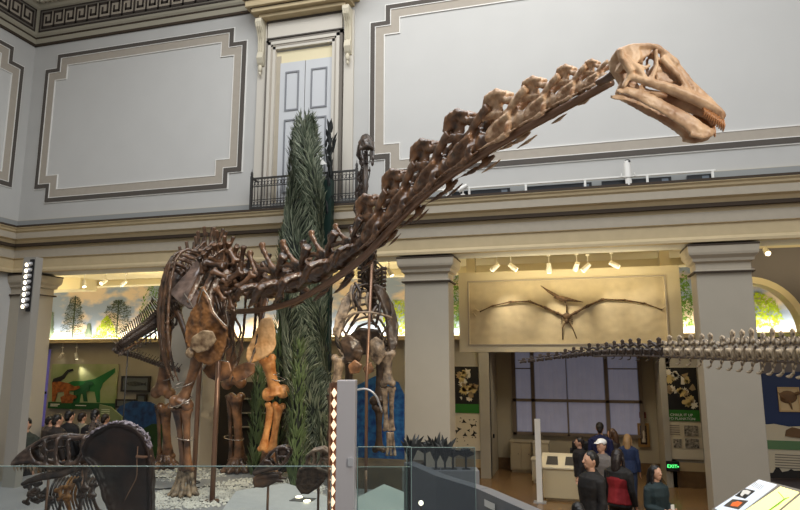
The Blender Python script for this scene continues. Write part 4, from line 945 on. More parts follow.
jaw_side = [(R3([(52,268,9),(100,266,19),(150,282,28),(210,312,32),(280,350,32),(345,390,37),(395,425,42),(440,444,28),(484,446,12)], wj), .35),
            (R3([(240,330,14),(300,345,12),(360,382,14),(400,402,16),(450,430,14)], wj), .5), (R3([(370,455,18),(420,466,16),(470,455,12)], wj), .6)]
jaw_mid = [[(440,452,22,-32),(455,455,24,0),(440,452,22,32)]]
for sg in (-1, 1): pass
jw, _ = skull_kit(D_, hd_org, Ud, Vd, sH, jaw_side, jaw_mid, M_bonel, nm='lower_jaw', vox=.0065)
bone(D_, 'skull_joint', [dep(614, 74, 3.72), dep(604, 80, 3.76), dep(598, 84, 3.8)], [.03, .03, .03], M_boned, vox=.008)
# body frame
A_, B_, C2, D2 = onZ(185, 496, ZP), onZ(165, 468, ZP), onZ(237, 472, ZP), onZ(268, 480, ZP)
FWD = (H0-S0).normalized(); LAT = Vector((-FWD.y, FWD.x, 0)); UPV = Vector((0, 0, 1))
def dp(px, py, d): return dep(px, py, d)
# back bone: rises from neck base to the hips
back = curve_pts([NP[-1], dp(226, 280, 10.6), dp(216, 275, 11.1), dp(205, 277, 11.6), dp(195, 284, 12.1), dp(184, 292, 12.5)], 11)
DORS = []
for k in range(10):
    a, b = back[k], back[k+1]; L = (b-a).length
    o_ = place(ME_dors, 'back_vertebra', D_, (a+b)/2, a-b, UPV + LAT*(.05*math.sin(k*2)), max(.20, L*.95), .34, .34*(.75+.08*min(k, 5)), M_boned); DORS.append((a+b)/2)
# extra tall spines fanning at the shoulders
for k, (x, y, x2, y2) in enumerate(((206, 262, 203, 253), (211, 258, 208, 248), (216, 256, 214, 244), (222, 256, 221, 243), (228, 256, 229, 242), (234, 258, 237, 246), (241, 264, 244, 246), (248, 268, 251, 252), (202, 266, 199, 257))):
    bone(D_, 'spine_tip', [dp(x, y+8, 10.7), dp(x, y, 10.7), dp((x+x2)/2, (y+y2)/2, 10.7), dp(x2, y2, 10.65)], [.05, .045, .035, .055], M_boned, vox=.014, amp=.005)
# ribs
for k, c in enumerate(DORS[1:]):
    for s in (-1, 1):
        t_ = k/8; wdt = .42+.24*math.sin(PI*min(1, t_*.8+.15)); dn = 1.15+.75*math.sin(PI*min(1, t_*.85+.1))
        if (s > 0 and k % 2) or (s < 0 and k < 3): continue
        p0 = c+UPV*.34+LAT*s*.15
        pts = [p0, c+UPV*.42+LAT*s*wdt*.75, c+UPV*.1+LAT*s*wdt*1.05, c-UPV*dn*.45+LAT*s*wdt*1.1-FWD*.03, c-UPV*dn*.8+LAT*s*wdt*.95, c-UPV*dn+LAT*s*wdt*.75+FWD*.06]
        bone(D_, 'rib', curve_pts(pts, 12), [.03, .034, .032]+[.03]*7+[.024, .014], M_boned, vox=.015, amp=.006, flat=.6)
sd = tuple(_rt)
# shoulder blades and chest plates
plate('shoulder_blade', D_, [dp(*q) for q in ((171, 293, 11.0), (178, 284, 11.0), (187, 274, 11.1), (197, 261, 11.3), (204, 257, 11.3), (206, 264, 11.2), (200, 276, 10.9), (194, 288, 10.7), (203, 298, 10.4), (200, 308, 10.3), (190, 308, 10.5), (180, 302, 10.8))], .035, mat('bone_grey_sheen', (62, 50, 46), .28, rgb2=(128, 108, 98), scale=4, bump=.3, coat=.4))
plate('coracoid', D_, [dp(*q) for q in ((203, 287, 10.0), (207, 299, 9.95), (211, 312, 9.9), (219, 321, 9.8), (226, 330, 9.8), (225, 346, 9.8), (219, 358, 9.8), (210, 364, 9.8), (200, 361, 9.85), (192, 352, 9.9), (187, 341, 10.0), (187, 327, 10.1), (191, 315, 10.1), (198, 303, 10.05))], .045, mat('bone_ochre', (66, 42, 24), .4, rgb2=(142, 98, 56), scale=5, bump=.6), amp=.02)
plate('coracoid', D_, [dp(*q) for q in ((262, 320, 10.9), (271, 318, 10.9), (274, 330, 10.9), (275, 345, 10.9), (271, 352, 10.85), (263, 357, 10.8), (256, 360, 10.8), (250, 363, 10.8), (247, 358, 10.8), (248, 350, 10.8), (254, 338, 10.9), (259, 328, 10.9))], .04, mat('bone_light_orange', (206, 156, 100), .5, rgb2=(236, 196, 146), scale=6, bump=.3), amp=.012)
plate('shoulder_blade', D_, [dp(*q) for q in ((262, 320, 11.0), (268, 300, 11.3), (262, 285, 11.6), (252, 276, 12.0), (246, 280, 12.0), (252, 295, 11.6), (256, 312, 11.2))], .035, M_boned)
plate('breast_plate', D_, [dp(*q) for q in ((203, 369, 10.3), (209, 362, 10.3), (218, 361, 10.3), (229, 363, 10.25), (231, 371, 10.2), (228, 378, 10.2), (219, 381, 10.2), (209, 377, 10.25))], .03, M_bone)
plate('breast_plate', D_, [dp(*q) for q in ((232, 372, 10.4), (238, 366, 10.4), (247, 363, 10.4), (254, 364, 10.4), (254, 372, 10.4), (246, 378, 10.35), (236, 381, 10.35))], .03, M_bone)
M_pale = mat('bone_pale_grey', (84, 62, 42), .45, rgb2=(168, 146, 116), scale=9, bump=.8)
plate('arm_socket', D_, [dp(*q) for q in ((193, 338, 9.72), (203, 331, 9.7), (212, 332, 9.7), (216, 340, 9.7), (208, 349, 9.7), (198, 352, 9.72), (191, 347, 9.74))], .03, M_pale, amp=.008, vox=.012)
g = G(); g.ell(dp(190, 353, 9.8), (.075, .06, .085)); link('arm_head', g.organic('arm_head', M_pale, .012, 2, .01, 14), D_)
for pl in (((218, 262, 10.8), (207, 266, 10.8), (199, 280, 10.7), (192, 294, 10.6), (188, 303, 10.5)), ((224, 268, 10.6), (213, 275, 10.6), (205, 290, 10.5), (200, 302, 10.4)), ((230, 272, 10.5), (218, 281, 10.4), (211, 296, 10.3), (212, 310, 10.25))):
    bone(D_, 'broad_rib', curve_pts([dp(*q) for q in pl], 9), [.07, .075, .07, .065, .06, .06, .055, .05, .03], M_boned, vox=.014, amp=.006, flat=.45)
for a_, b_, r_ in (((205, 262, 10.6), (224, 266, 10.5), .05), ((213, 271, 10.4), (229, 278, 10.3), .045), ((224, 283, 10.3), (241, 271, 10.3), .05), ((236, 262, 10.5), (229, 250, 10.6), .045), ((238, 288, 10.2), (253, 274, 10.2), .045), ((228, 292, 10.2), (232, 308, 10.2), .04), ((216, 288, 10.2), (224, 300, 10.2), .035), ((246, 296, 10.2), (256, 286, 10.2), .04)):
    longbone(D_, 'back_process', dp(*a_), dp(*b_), r_, M_boned, (1.5, 1.4), side=sd, vox=.013)
M_strap = mat('bright_steel_strap', (176, 166, 154), .25, metal=.8)
def strap(pts, r_=.011): g = G(); g.tube(curve_pts([dp(*q) for q in pts], 18), r_, 6); g.obj('steel_strap', M_strap, D_, True)
strap(((203, 289, 9.85), (209, 298, 9.8), (214, 312, 9.75), (223, 323, 9.7), (227, 326, 9.7)))
strap(((184, 293, 10.6), (190, 302, 10.3), (196, 308, 10.1), (203, 289, 9.9)))
strap(((206, 268, 10.8), (214, 274, 10.6), (216, 282, 10.4)))
strap(((228, 300, 10.2), (226, 312, 10.2), (228, 324, 10.2), (224, 336, 10.2)))
strap(((203, 369, 10.2), (209, 361, 10.2), (218, 360, 10.2), (229, 362, 10.15)))
def ring(x, y, d, w_, tilt): strap([(x+w_*math.cos(a_), y+tilt*math.cos(a_)+w_*.22*math.sin(a_), d-.12*math.sin(a_)) for a_ in np.linspace(0, 2*PI, 10)], .008)
ring(184, 384, 10.0, 10, -3); ring(180, 402, 9.95, 12, -5); ring(166, 378, 12.7, 9, -2); ring(275, 378, 11.1, 10, 2); ring(271, 372, 11.1, 8, 2); ring(185, 438, 10.0, 9, 1); ring(234, 438, 12.4, 10, 1)
# belly and chest struts (tangle between the plates)
r = random.Random(5)
for k in range(12):
    x = 212+r.uniform(0, 24); y = 296+r.uniform(0, 20); bone(D_, 'chest_rib', curve_pts([dp(x, y, 10.6), dp(x+r.uniform(-6, 6), y+18, 10.5), dp(x+r.uniform(-8, 8), y+34, 10.6), dp(x+r.uniform(-12, 8), y+50, 10.8)], 8), [.03, .03, .03, .028, .026, .024, .02, .012], M_boned, vox=.014, amp=.004, flat=.6)
# front limbs
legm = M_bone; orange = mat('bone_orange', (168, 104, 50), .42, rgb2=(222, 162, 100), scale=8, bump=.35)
sd = tuple(_rt)
longbone(D_, 'upper_arm', dp(199, 352, 10.1), dp(181, 404, 10.0), .085, legm, (1.5, 1.9), side=sd, bow=.02)
longbone(D_, 'forearm_bone', dp(177, 409, 10.0), dp(184, 469, 10.05), .05, M_boned, (1.6, 1.5), side=sd)
longbone(D_, 'forearm_bone', dp(186, 409, 10.0), dp(188, 470, 10.03), .058, M_bone, (1.6, 1.5), side=sd)
def foot(c, z_top, n, spread, r_, m, fwd):
    g = G(); c = Vector(c); f = Vector(fwd); l = Vector((-f.y, f.x, 0))
    for k in range(n):
        a_ = (k-(n-1)/2)/((n-1)/2)*1.15; d = f*math.cos(a_)+l*math.sin(a_)
        p0 = Vector((c.x, c.y, z_top))+d*spread*.35; p1 = Vector((c.x, c.y, ZP+.07))+d*spread*.8; p2 = Vector((c.x, c.y, ZP+.035))+d*spread*1.15
        g.tube([p0, p0.lerp(p1, .2), p0.lerp(p1, .6), p1, p1.lerp(p2, .5), p2], [r_*1.5, r_*1.1, r_*.9, r_*1.5, r_*1.1, r_*.6], 8)
        g.ell(p1, r_*1.5, 8, 6)
    g.ell((c.x, c.y, z_top), (spread*.5, spread*.5, r_*1.6)); g.ell((c.x, c.y, ZP+.04)+(0,0,0)[:0], (spread*.6, spread*.6, .045))
    return link('foot', g.organic('foot', m, .012, 2, .004, 16), D_)
foot(A_, dp(186, 470, 10.04).z, 5, .24, .035, M_bonegrey, -_fw.xy.to_3d().normalized() if False else Vector((.3, -.95, 0)))
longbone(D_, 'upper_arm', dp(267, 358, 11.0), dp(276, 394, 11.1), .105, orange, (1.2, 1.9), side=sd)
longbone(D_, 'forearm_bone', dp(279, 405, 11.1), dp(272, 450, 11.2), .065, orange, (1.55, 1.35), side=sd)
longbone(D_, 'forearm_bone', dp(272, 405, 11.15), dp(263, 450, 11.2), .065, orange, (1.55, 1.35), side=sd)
foot(D2, dp(268, 455, 11.2).z, 5, .24, .035, M_bone, Vector((.3, -.95, 0)))
# hind limbs and hips
for q, hip, knee, nm in ((B_, (168, 302, 12.6), (163, 394, 12.7), 0), (C2, (226, 305, 12.4), (234, 384, 12.4), 1)):
    longbone(D_, 'thigh_bone', dp(*hip), dp(*knee), .115, M_bone, (1.5, 1.75), side=sd, vox=.018)
    an = Vector((q.x, q.y, ZP+.22)); kx, ky, kd = knee
    longbone(D_, 'shin_bone', dp(kx+2, ky+12, kd), an+_rt*.05, .09, M_bone, (1.6, 1.4), side=sd, vox=.016)
    longbone(D_, 'shin_bone', dp(kx-5, ky+12, kd), an-_rt*.12, .04, M_boned, (1.6, 1.6), side=sd)
    foot(q, ZP+.24, 5, .30, .05, M_boned, Vector((.5, -.86, 0)))
plate('hip_bone', D_, [dp(*q) for q in ((160, 290, 12.5), (166, 276, 12.6), (178, 268, 12.7), (192, 270, 12.8), (196, 284, 12.7), (186, 292, 12.6), (176, 304, 12.5), (164, 304, 12.5))], .06, M_boned)
plate('hip_bone', D_, [dp(*q) for q in ((212, 285, 12.7), (222, 278, 12.7), (236, 285, 12.6), (238, 300, 12.5), (224, 308, 12.5), (214, 300, 12.6))], .06, M_boned)
longbone(D_, 'pubis', dp(176, 306, 12.5), dp(192, 352, 12.1), .06, M_boned, side=sd); longbone(D_, 'ischium', dp(214, 306, 12.6), dp(206, 350, 12.9), .055, M_boned, side=sd)
# tail: leaves the hips to the left, then curls back
tail_px = [(180, 302, 12.7), (168, 312, 12.5), (156, 322, 12.2), (145, 330, 11.9), (135, 336, 11.6), (126, 342, 11.35), (119, 347, 11.2), (116, 351, 11.3), (122, 353, 11.7), (134, 356, 12.1), (148, 361, 12.4), (162, 366, 12.6), (180, 371, 12.8)]
TP = curve_pts([dp(x, y, min(d, 12.45)) for x, y, d in tail_px], 60)
for k in range(59):
    a, b = TP[k], TP[k+1]; f = max(.16, (1-k/34)**.7) if k < 34 else .16; L = (b-a).length
    o_ = place(ME_caud, 'tail_vertebra', D_, (a+b)/2, a-b, UPV, L*.95, .05+.24*f, .05+.27*f, M_boneblk)
    if k < 32 and k % 2 == 0: place(ME_chev, 'chevron_bone', D_, (a+b)/2-UPV*(.02+.09*f), a-b, UPV, .04+.14*f, .04+.14*f, .05+.17*f, M_boneblk)
rod(D_, 'tail_support_rail', [q-UPV*.03 for q in curve_pts([dp(x, y+8-.4*i, min(d, 12.4)) for i, (x, y, d) in enumerate(tail_px[:7])], 20)], .02, M_boned)
for xx, yy, zz in ((198, 374, 10.9), (220, 330, 10.3)):
    top = dp(xx, yy, zz) if xx > 200 else dp(203, 300, 11.2); base = Vector((top.x, top.y, ZP))
    rod(D_, 'support_post', [top+UPV*.0, base+UPV*.02], .042); g = G(); g.cyl((base.x, base.y, ZP), (base.x, base.y, ZP+.02), .11, 20); g.obj('post_base', M_steel, D_)
tl = dp(128, 350, 11.4); rod(D_, 'tail_hanger', [tl, Vector((tl.x, tl.y, ZP))], .012, M_black, 6)
for w_ in ((186, 300), (202, 388), (170, 376)): pass

# ================================================================== TREE SCULPTURE
TY = 11.2
def tz(y, x=305): return onY(x, y, TY).z
def tx(x, y=300): return onY(x, y, TY).x
T_ = thing('conifer_sculpture', 'tall narrow green conifer sculpture rising past the balcony', 'tree sculpture', (tx(303), TY, ZP))
prof = [(115, 301, 312), (135, 294, 316), (160, 290, 320), (200, 284, 325), (240, 280, 326), (300, 277, 327), (350, 280, 329), (400, 284, 333), (440, 287, 328), (470, 291, 320), (487, 293, 318)]
def tprof(z):      # centre x and half width at height z (world)
    zs = [tz(y, (a+b)/2) for y, a, b in prof]
    for i in range(len(zs)-1):
        if zs[i] >= z >= zs[i+1]:
            t = (zs[i]-z)/(zs[i]-zs[i+1]); y = prof[i][0]*(1-t)+prof[i+1][0]*t
            a = prof[i][1]*(1-t)+prof[i+1][1]*t; b = prof[i][2]*(1-t)+prof[i+1][2]*t
            return (tx(a, y)+tx(b, y))/2, (tx(b, y)-tx(a, y))/2
    return (tx(prof[-1][1], 480)+tx(prof[-1][2], 480))/2, .2
r = random.Random(21); g = G(); k = 24; ztop = tz(118); ox = T_.location.x
rings = []
for i in range(k+1):
    z = ZP+.02+(ztop-ZP)*i/k; c, h = tprof(z); h *= .82 if i < k else .05
    rings.append((c-ox, h, z-ZP))
vs = []; n = 16
for c, h, z in rings:
    for j in range(n): a_ = 2*PI*j/n; vs.append((c+h*math.cos(a_), .55*h*math.sin(a_), z))
g.add(vs, [(i*n+j, i*n+(j+1) % n, (i+1)*n+(j+1) % n, (i+1)*n+j) for i in range(k) for j in range(n)])
g.obj('trunk_core', mat('tree_core_dark_green', (24, 32, 24), .8), T_, True)
g1, g2 = G(), G()
def blade(G_, p, d, nrm, L, w_):
    p = Vector(p); d = Vector(d).normalized(); nrm = Vector(nrm); s_ = d.cross(nrm).normalized(); nrm = s_.cross(d)
    bend = r.uniform(-.25, .25)
    vs = []
    for t, ww, lift in ((0, .35, 0), (.35, 1, .05), (.7, .75, .09), (1, .0, .13)):
        c = p+d*(L*t)+s_*(bend*L*t*t)+nrm*(L*lift+.01); vs += [c-s_*(w_*ww), c+nrm*(w_*.6*ww), c+s_*(w_*ww)]
    G_.add(vs, [(3*i+j, 3*i+j+1, 3*i+j+4, 3*i+j+3) for i in range(3) for j in range(2)])
for q in range(4200):
    z = ZP+(ztop-ZP)*(1-r.random()**1.0)*.985; a_ = r.uniform(PI*.92, 2.08*PI); c, h = tprof(z); h *= .80
    P_ = (c-ox+h*math.cos(a_), .55*h*math.sin(a_), z-ZP); nrm = Vector((math.cos(a_), math.sin(a_)*1.6, .1)).normalized()
    sw = math.sin(z*2.6+a_*2.5)*.9+r.uniform(-.35, .35)
    up_ = 1 if z > 2.1 or r.random() < .3 else -1
    tang = Vector((-math.sin(a_), math.cos(a_), 0)); d = Vector((0, 0, up_))+tang*sw+nrm*.06
    edge = abs(math.cos(a_)) > .9
    blade(g1 if r.random() < .6 else g2, P_, d+(Vector((math.cos(a_)*.06, 0, 0)) if edge else Vector()), nrm, r.uniform(.13, .30), r.uniform(.010, .018))
for q in range(70):
    z = ztop-r.uniform(0, .55); c, h = tprof(min(z, ztop-.01)); x = c-ox+h*r.uniform(-.9, .9); blade(g1, (x, r.uniform(-.1, 0), z-ZP-.1), (r.uniform(-.1, .1), 0, 1), (0, -1, 0), r.uniform(.15, .32), .016)
M_l1 = mat('conifer_green', (68, 78, 58), .6, var=.2, scale=6); M_l2 = mat('conifer_grey_green', (112, 118, 96), .6, var=.2, scale=6)
g1.obj('foliage', M_l1, T_); g2.obj('foliage', M_l2, T_)
# the dark backing frame that carries the sculpture
xa, xb = tx(316)-ox, tx(325)-ox
g = G(); g.box(xa, xb, .22, .38, .02, tz(178)-ZP); g.obj('backing_column', mat('dark_green_steel', (14, 42, 34), .5), T_)
g = G()
for q in range(190):
    z = r.uniform(ZP+.3, tz(125)); t = (z-ZP)/(tz(125)-ZP); x = xb-.07+r.uniform(-.03, .05)-.10*max(0, t-.75)*4*r.random()
    blade(g, (x, r.uniform(.24, .38), z-ZP), (r.uniform(.0, .2), 0, 1), (0, -1, 0), r.uniform(.15, .35), .03)
for x0, y0 in ((304, 121), (307, 114), (310, 117), (315, 150), (305, 130), (309, 128)):
    g.tube([(tx(x0, y0)-ox, .3, tz(y0+75)-ZP), (tx(x0, y0)-ox, .3, tz(y0+8)-ZP), (tx(x0, y0)-ox+.01, .3, tz(y0)-ZP)], [.04, .035, .005], 6)
g.obj('rear_silhouette_fronds', mat('black_frond', (16, 20, 18), .7), T_)
g = G(); g.add([(tx(320, 158)-ox, .0, tz(158)-ZP), (tx(327, 166)-ox, .0, tz(166)-ZP), (tx(320, 166)-ox, .0, tz(166)-ZP)], [(0, 1, 2)]); g.obj('white_bracket', M_white, T_)
# slender second plant
def slim(x0, y0, y1, w0, lb, Y, n, seed, tilt=0):
    r2 = random.Random(seed); t = thing('slender_tree', lb, 'tree sculpture', (onY(x0, y1, Y).x, Y, ZP)); za, zb = onY(x0, y0, Y).z, ZP
    g = G(); H = za-zb; sc = Y/10.75; w_ = w0/2/FPX*11
    g.tube([(0, 0, .02), (tilt*H*.5, 0, H*.5), (tilt*H, 0, H*.97)], [w_*.6, w_*.65, .02], 10); g.obj('trunk_core', mat('tree_core_dark_green', (0,0,0)), t, True)
    ga = G()
    for q in range(n):
        f = r2.random(); a_ = r2.uniform(PI*.9, 2.1*PI); h = w_*.7*(min(1, (1-f)*4)**.6); 
        blade(ga, (tilt*H*f+h*math.cos(a_), h*math.sin(a_), f*H), (r2.uniform(-.3, .3)+.2*math.cos(a_), 0, 1), (math.cos(a_), math.sin(a_), 0), r2.uniform(.12, .26), .02)
    ga.obj('foliage', mat('slim_tree_green', (72, 88, 50), .6, var=.25, scale=6), t)
slim(277, 236, 470, 13, 'slender green tree sculpture against the left edge of the tall conifer', 11.5, 420, 3)
slim(256, 372, 470, 15, 'short slender green tree sculpture behind the orange front leg', 11.5, 300, 4)
slim(296, 345, 470, 14, 'small green tree sculpture low beside the orange front leg', 10.2, 260, 5)

# ================================================================== UPRIGHT-NECKED SKELETON
M_bdk = mat('fossil_bone_dark_brown', (32, 24, 20), .4, rgb2=(92, 72, 54), scale=7, bump=.5, coat=.2)
U_ = thing('upright_neck_skeleton', 'dark skeleton standing front-on with its neck raised straight up, beside the centre column', 'dinosaur skeleton')
ZU = 1.15
g = G(); g.box(onY(337, 460, 11.2).x, -2.75, 10.75, 11.8, ZP, ZU); o = g.obj('rock_plinth', mat('rock_brown', (84, 70, 54), .8, var=.35, scale=5, bump=.6), None); tag(o, 'dark brown rocky plinth under the front-on skeleton', 'plinth')
un = [(366, 150), (366, 164), (364, 180), (362, 196), (361, 212), (362, 230), (364, 248), (368, 266), (372, 284)]
for k in range(len(un)-1):
    a, b = dp(*un[k], 11.2), dp(*un[k+1], 11.2); L = (a-b).length
    place(ME_cerv, 'neck_vertebra', U_, (a+b)/2, a-b, Vector((-.75, .7, 0)), L*1.1, L*1.1, L*1.0, M_boneblk if k < 5 else M_bdk)
rod(U_, 'neck_support_rail', [dp(366, 165, 11.05), dp(365, 200, 11.05), dp(364, 235, 11.05), dp(370, 280, 11.05)], .045, M_bdk)
# small skull seen from the front
def P(x, y, d=11.0): return dp(340+x/4.64, 125+y/4.64, d)
g = G(); r3 = lambda v: v/4.64*11/FPX
g.tube([P(125, 50, 11.15), P(118, 62, 11.1), P(122, 85, 10.95), P(130, 105, 10.8)], [r3(14), r3(24), r3(24), r3(16)], 10)
for s in (-1, 1):
    g.tube([P(122+s*12, 55, 11.1), P(122+s*30, 80, 11.05), P(126+s*28, 120, 10.85), P(130+s*24, 160, 10.75)], [r3(9), r3(9), r3(8), r3(7)], 8)
    g.tube([P(122+s*30, 80, 11.05), P(124+s*10, 96, 10.9)], r3(8), 6); g.ell(P(128+s*22, 178, 10.75), (r3(8), r3(8), r3(16)))
g.tube([P(104, 110, 10.85), P(130, 98, 10.75), P(154, 108, 10.85)], r3(9), 7); g.tube([P(90, 90, 11.1), P(84, 140, 11.1), P(95, 168, 11.1)], [r3(9), r3(12), r3(5)], 7)
link('skull', g.organic('skull', M_boneblk, .018, 2, .006, 14), U_)
# chest, drawn from front: ribs arching both sides, plates, arms
cxu = 364
for k in range(7):
    for s in (-1, 1):
        t_ = k/6; y0 = 284+6.5*k; wv = (16+14*math.sin(PI*min(1, .25+t_*.7))); dd = 11.2+.12*k
        pts = [(cxu+6+s*1, y0, dd), (cxu+4+s*wv*.6, y0+5, dd-.05), (cxu+2+s*wv, y0+26, dd-.2), (cxu+s*wv*.9, y0+42, dd-.3), (cxu+s*wv*.45, y0+58-2*k, dd-.35)]
        bone(U_, 'rib', curve_pts([dp(*q) for q in pts], 10), [.028]*8+[.022, .016], M_bonegrey if k % 3 else M_bdk, vox=.015, amp=.003, flat=.6)
for k in range(6): a = dp(372, 284+4*k, 11.3+.1*k); place(ME_dors, 'back_vertebra', U_, a, -_fw, UPV, .2, .28, .26, M_bdk)
plate('shoulder_blade', U_, [dp(*q) for q in ((374, 285, 11.0), (383, 290, 11.05), (392, 305, 11.1), (397, 325, 11.0), (396, 345, 10.9), (391, 356, 10.85), (389, 340, 10.9), (387, 318, 10.95), (380, 300, 11.0))], .05, M_bdk)
plate('shoulder_blade', U_, [dp(*q) for q in ((352, 292, 11.0), (344, 300, 11.0), (337, 318, 10.9), (334, 335, 10.85), (338, 338, 10.8), (343, 322, 10.9), (349, 306, 10.95))], .05, M_bonegrey)
plate('coracoid', U_, [dp(*q) for q in ((371, 342, 10.75), (376, 338, 10.75), (382, 342, 10.75), (384, 354, 10.75), (378, 364, 10.75), (372, 358, 10.75))], .05, M_bonegrey, bulge=-.04)
plate('coracoid', U_, [dp(*q) for q in ((341, 342, 10.7), (349, 336, 10.7), (358, 342, 10.7), (362, 352, 10.7), (358, 362, 10.7), (347, 360, 10.7))], .05, M_bdk, bulge=-.04)
plate('breast_plate', U_, [dp(*q) for q in ((349, 366, 10.6), (355, 361, 10.6), (361, 365, 10.6), (358, 372, 10.6), (351, 373, 10.6))], .04, M_bone)
plate('breast_plate', U_, [dp(*q) for q in ((364, 368, 10.6), (371, 363, 10.6), (373, 370, 10.6), (367, 375, 10.6))], .04, M_bone)
r = random.Random(31)
for k in range(9):
    x = 352+r.uniform(0, 30); y = 282+r.uniform(0, 24); bone(U_, 'chest_rib', curve_pts([dp(x, y, 11.0), dp(x+r.uniform(-7, 7), y+12, 10.9), dp(x+r.uniform(-9, 9), y+26, 10.95)], 6), [.03, .036, .03, .03, .024, .02], M_boneblk if k % 3 else M_bonegrey, vox=.014, amp=.005)
bone(U_, 'collar_bone', curve_pts([dp(*q) for q in ((340, 322, 10.8), (352, 314, 10.7), (365, 312, 10.65), (380, 314, 10.7), (392, 318, 10.85))], 8), .022, M_bonegrey, vox=.012)
longbone(U_, 'upper_arm', dp(387, 352, 10.9), dp(388, 384, 10.85), .085, M_bonegrey, (1.5, 1.3), side=sd)
for dx in (-3.5, 3.5): longbone(U_, 'forearm_bone', dp(388+dx, 388, 10.9), dp(389+dx*.7, 430, 10.95), .045, M_bonegrey, (1.5, 1.3), side=sd)
for dx in (-3, 0, 3): bone(U_, 'hand_bone', [dp(390+dx*.6, 432, 10.95), dp(391+dx, 448, 10.95), dp(391+dx*1.4, 456, 10.9)], [.035, .028, .03], M_bonegrey)
longbone(U_, 'upper_arm', dp(340, 358, 10.85), dp(335, 392, 10.8), .085, M_bonegrey, (1.5, 1.3), side=sd)
for dx in (-3, 3): longbone(U_, 'forearm_bone', dp(334+dx, 396, 10.85), dp(332+dx*.7, 440, 10.9), .045, M_bdk, (1.5, 1.3), side=sd)
for dx in (-3, 0, 3): bone(U_, 'hand_bone', [dp(332+dx*.6, 442, 10.9), dp(332+dx, 456, 10.9)], [.035, .03], M_bdk)
for x in (350, 381): longbone(U_, 'thigh_bone', dp(x, 350, 11.6), dp(x-2, 402, 11.6), .08, M_bdk, side=sd); longbone(U_, 'shin_bone', dp(x-2, 406, 11.6), dp(x-2, 450, 11.6), .06, M_bdk, side=sd)
plate('hip_bone', U_, [dp(*q) for q in ((348, 340, 11.65), (360, 330, 11.65), (378, 332, 11.65), (388, 345, 11.65), (378, 352, 11.65), (358, 352, 11.65))], .08, M_bdk)
pt_ = dp(372, 262, 10.95); pb = Vector((pt_.x, pt_.y, ZP)); rod(U_, 'support_post', [pt_, dp(366.5, 380, 10.55), dp(366, 470, 10.4)], .028)
q_ = dp(366, 470, 10.4); rod(U_, 'support_post', [q_, Vector((q_.x, q_.y, ZP+.01))], .028); 
g = G(); g.tube(curve_pts([dp(352, 391, 10.6), dp(366, 389, 10.5), (dp(376, 396, 10.5)), dp(382, 412, 10.6)], 12), .018, 6); g.obj('curved_brace', M_silver, U_, True)

# ================================================================== TAIL OF ANOTHER SKELETON, REACHING IN FROM THE RIGHT
L_ = thing('horizontal_tail_skeleton', 'long bony tail hanging level across the right column, bright where it nears the edge', 'dinosaur skeleton')
TL = curve_pts([dp(519, 362.5, 9.0), dp(560, 357, 8.5), dp(600, 352.5, 7.9), (dp(640, 351.5, 7.4)), dp(690, 352.5, 6.7), dp(740, 353.5, 6.1), dp(790, 354, 5.6), dp(840, 354, 5.2)], 35)
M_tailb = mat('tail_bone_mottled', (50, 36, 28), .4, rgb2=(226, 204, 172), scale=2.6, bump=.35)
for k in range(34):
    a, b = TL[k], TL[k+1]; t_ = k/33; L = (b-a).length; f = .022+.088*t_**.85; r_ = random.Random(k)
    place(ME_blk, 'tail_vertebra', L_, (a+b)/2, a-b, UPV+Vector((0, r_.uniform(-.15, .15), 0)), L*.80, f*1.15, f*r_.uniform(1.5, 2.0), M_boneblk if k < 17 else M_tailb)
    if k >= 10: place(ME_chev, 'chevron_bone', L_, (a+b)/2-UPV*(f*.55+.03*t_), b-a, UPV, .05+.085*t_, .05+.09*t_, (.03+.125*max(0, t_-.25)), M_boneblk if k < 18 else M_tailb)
rod(L_, 'tail_support_rail', [q-UPV*(.025+.055*i/40)-FWD.cross(UPV)*0 for i, q in enumerate(TL) if i > 8], .017, mat('rail_grey', (120, 110, 104), .4, metal=.4))
q_ = TL[-1]; rod(L_, 'support_post', [q_-UPV*.05, Vector((q_.x, q_.y, .02))], .03, M_steel)

# ================================================================== FOREGROUND EXHIBITS
def on_rod(nm, lb, px, py, d, zb, cat='fossil skull'):
    t = thing(nm, lb, cat); q = dep(px, py, d); rod(t, 'support_rod', [q, Vector((q.x, q.y, zb))], .011, M_steel); 
    g = G(); g.cyl((q.x, q.y, zb), (q.x, q.y, zb+.012), .05, 16); g.obj('rod_base', M_steel, t); return t
Uc = _rt; 
# predator skeleton at the left
Q_ = thing('predator_skeleton', 'dark low predator skeleton with a long toothed skull, at the lower left', 'dinosaur skeleton')
s6 = 6.0/FPX/4.25; o6 = dep(220/4.25, 390+270/4.25, 6.0)
wq = lambda x: 26+30*max(0, min(1, (x-80)/250))
bars = [(R3([(66,308,10),(95,275,11),(135,245,11),(200,205,11),(260,196,11),(330,205,12),(378,196,10)], lambda x: wq(x)*.6), 1),
 (R3([(68,314,10),(110,300,11),(160,298,11),(230,318,12),(300,318,11),(352,300,12)], wq), 1),
 (R3([(140,248,9),(150,275,9),(170,300,9)], wq), .7), (R3([(205,208,9),(215,260,9),(225,315,9)], wq), .7), (R3([(262,200,9),(262,260,9),(275,315,9)], wq), .7),
 (R3([(310,205,9),(320,260,9),(322,312,9)], wq), .7), (R3([(376,198,10),(378,250,10),(355,300,10)], wq), .8), (R3([(215,255,7),(262,250,7)], wq), .7), (R3([(95,280,7),(130,278,7),(150,275,7)], wq), .7)]
mids = [[(x_, y_, 10, -w__), (x_, y_, 10, w__)] for x_, y_, w__ in ((70, 308, 15), (110, 262, 20), (160, 230, 24), (200, 206, 28), (262, 198, 32), (330, 205, 36), (378, 198, 34))]
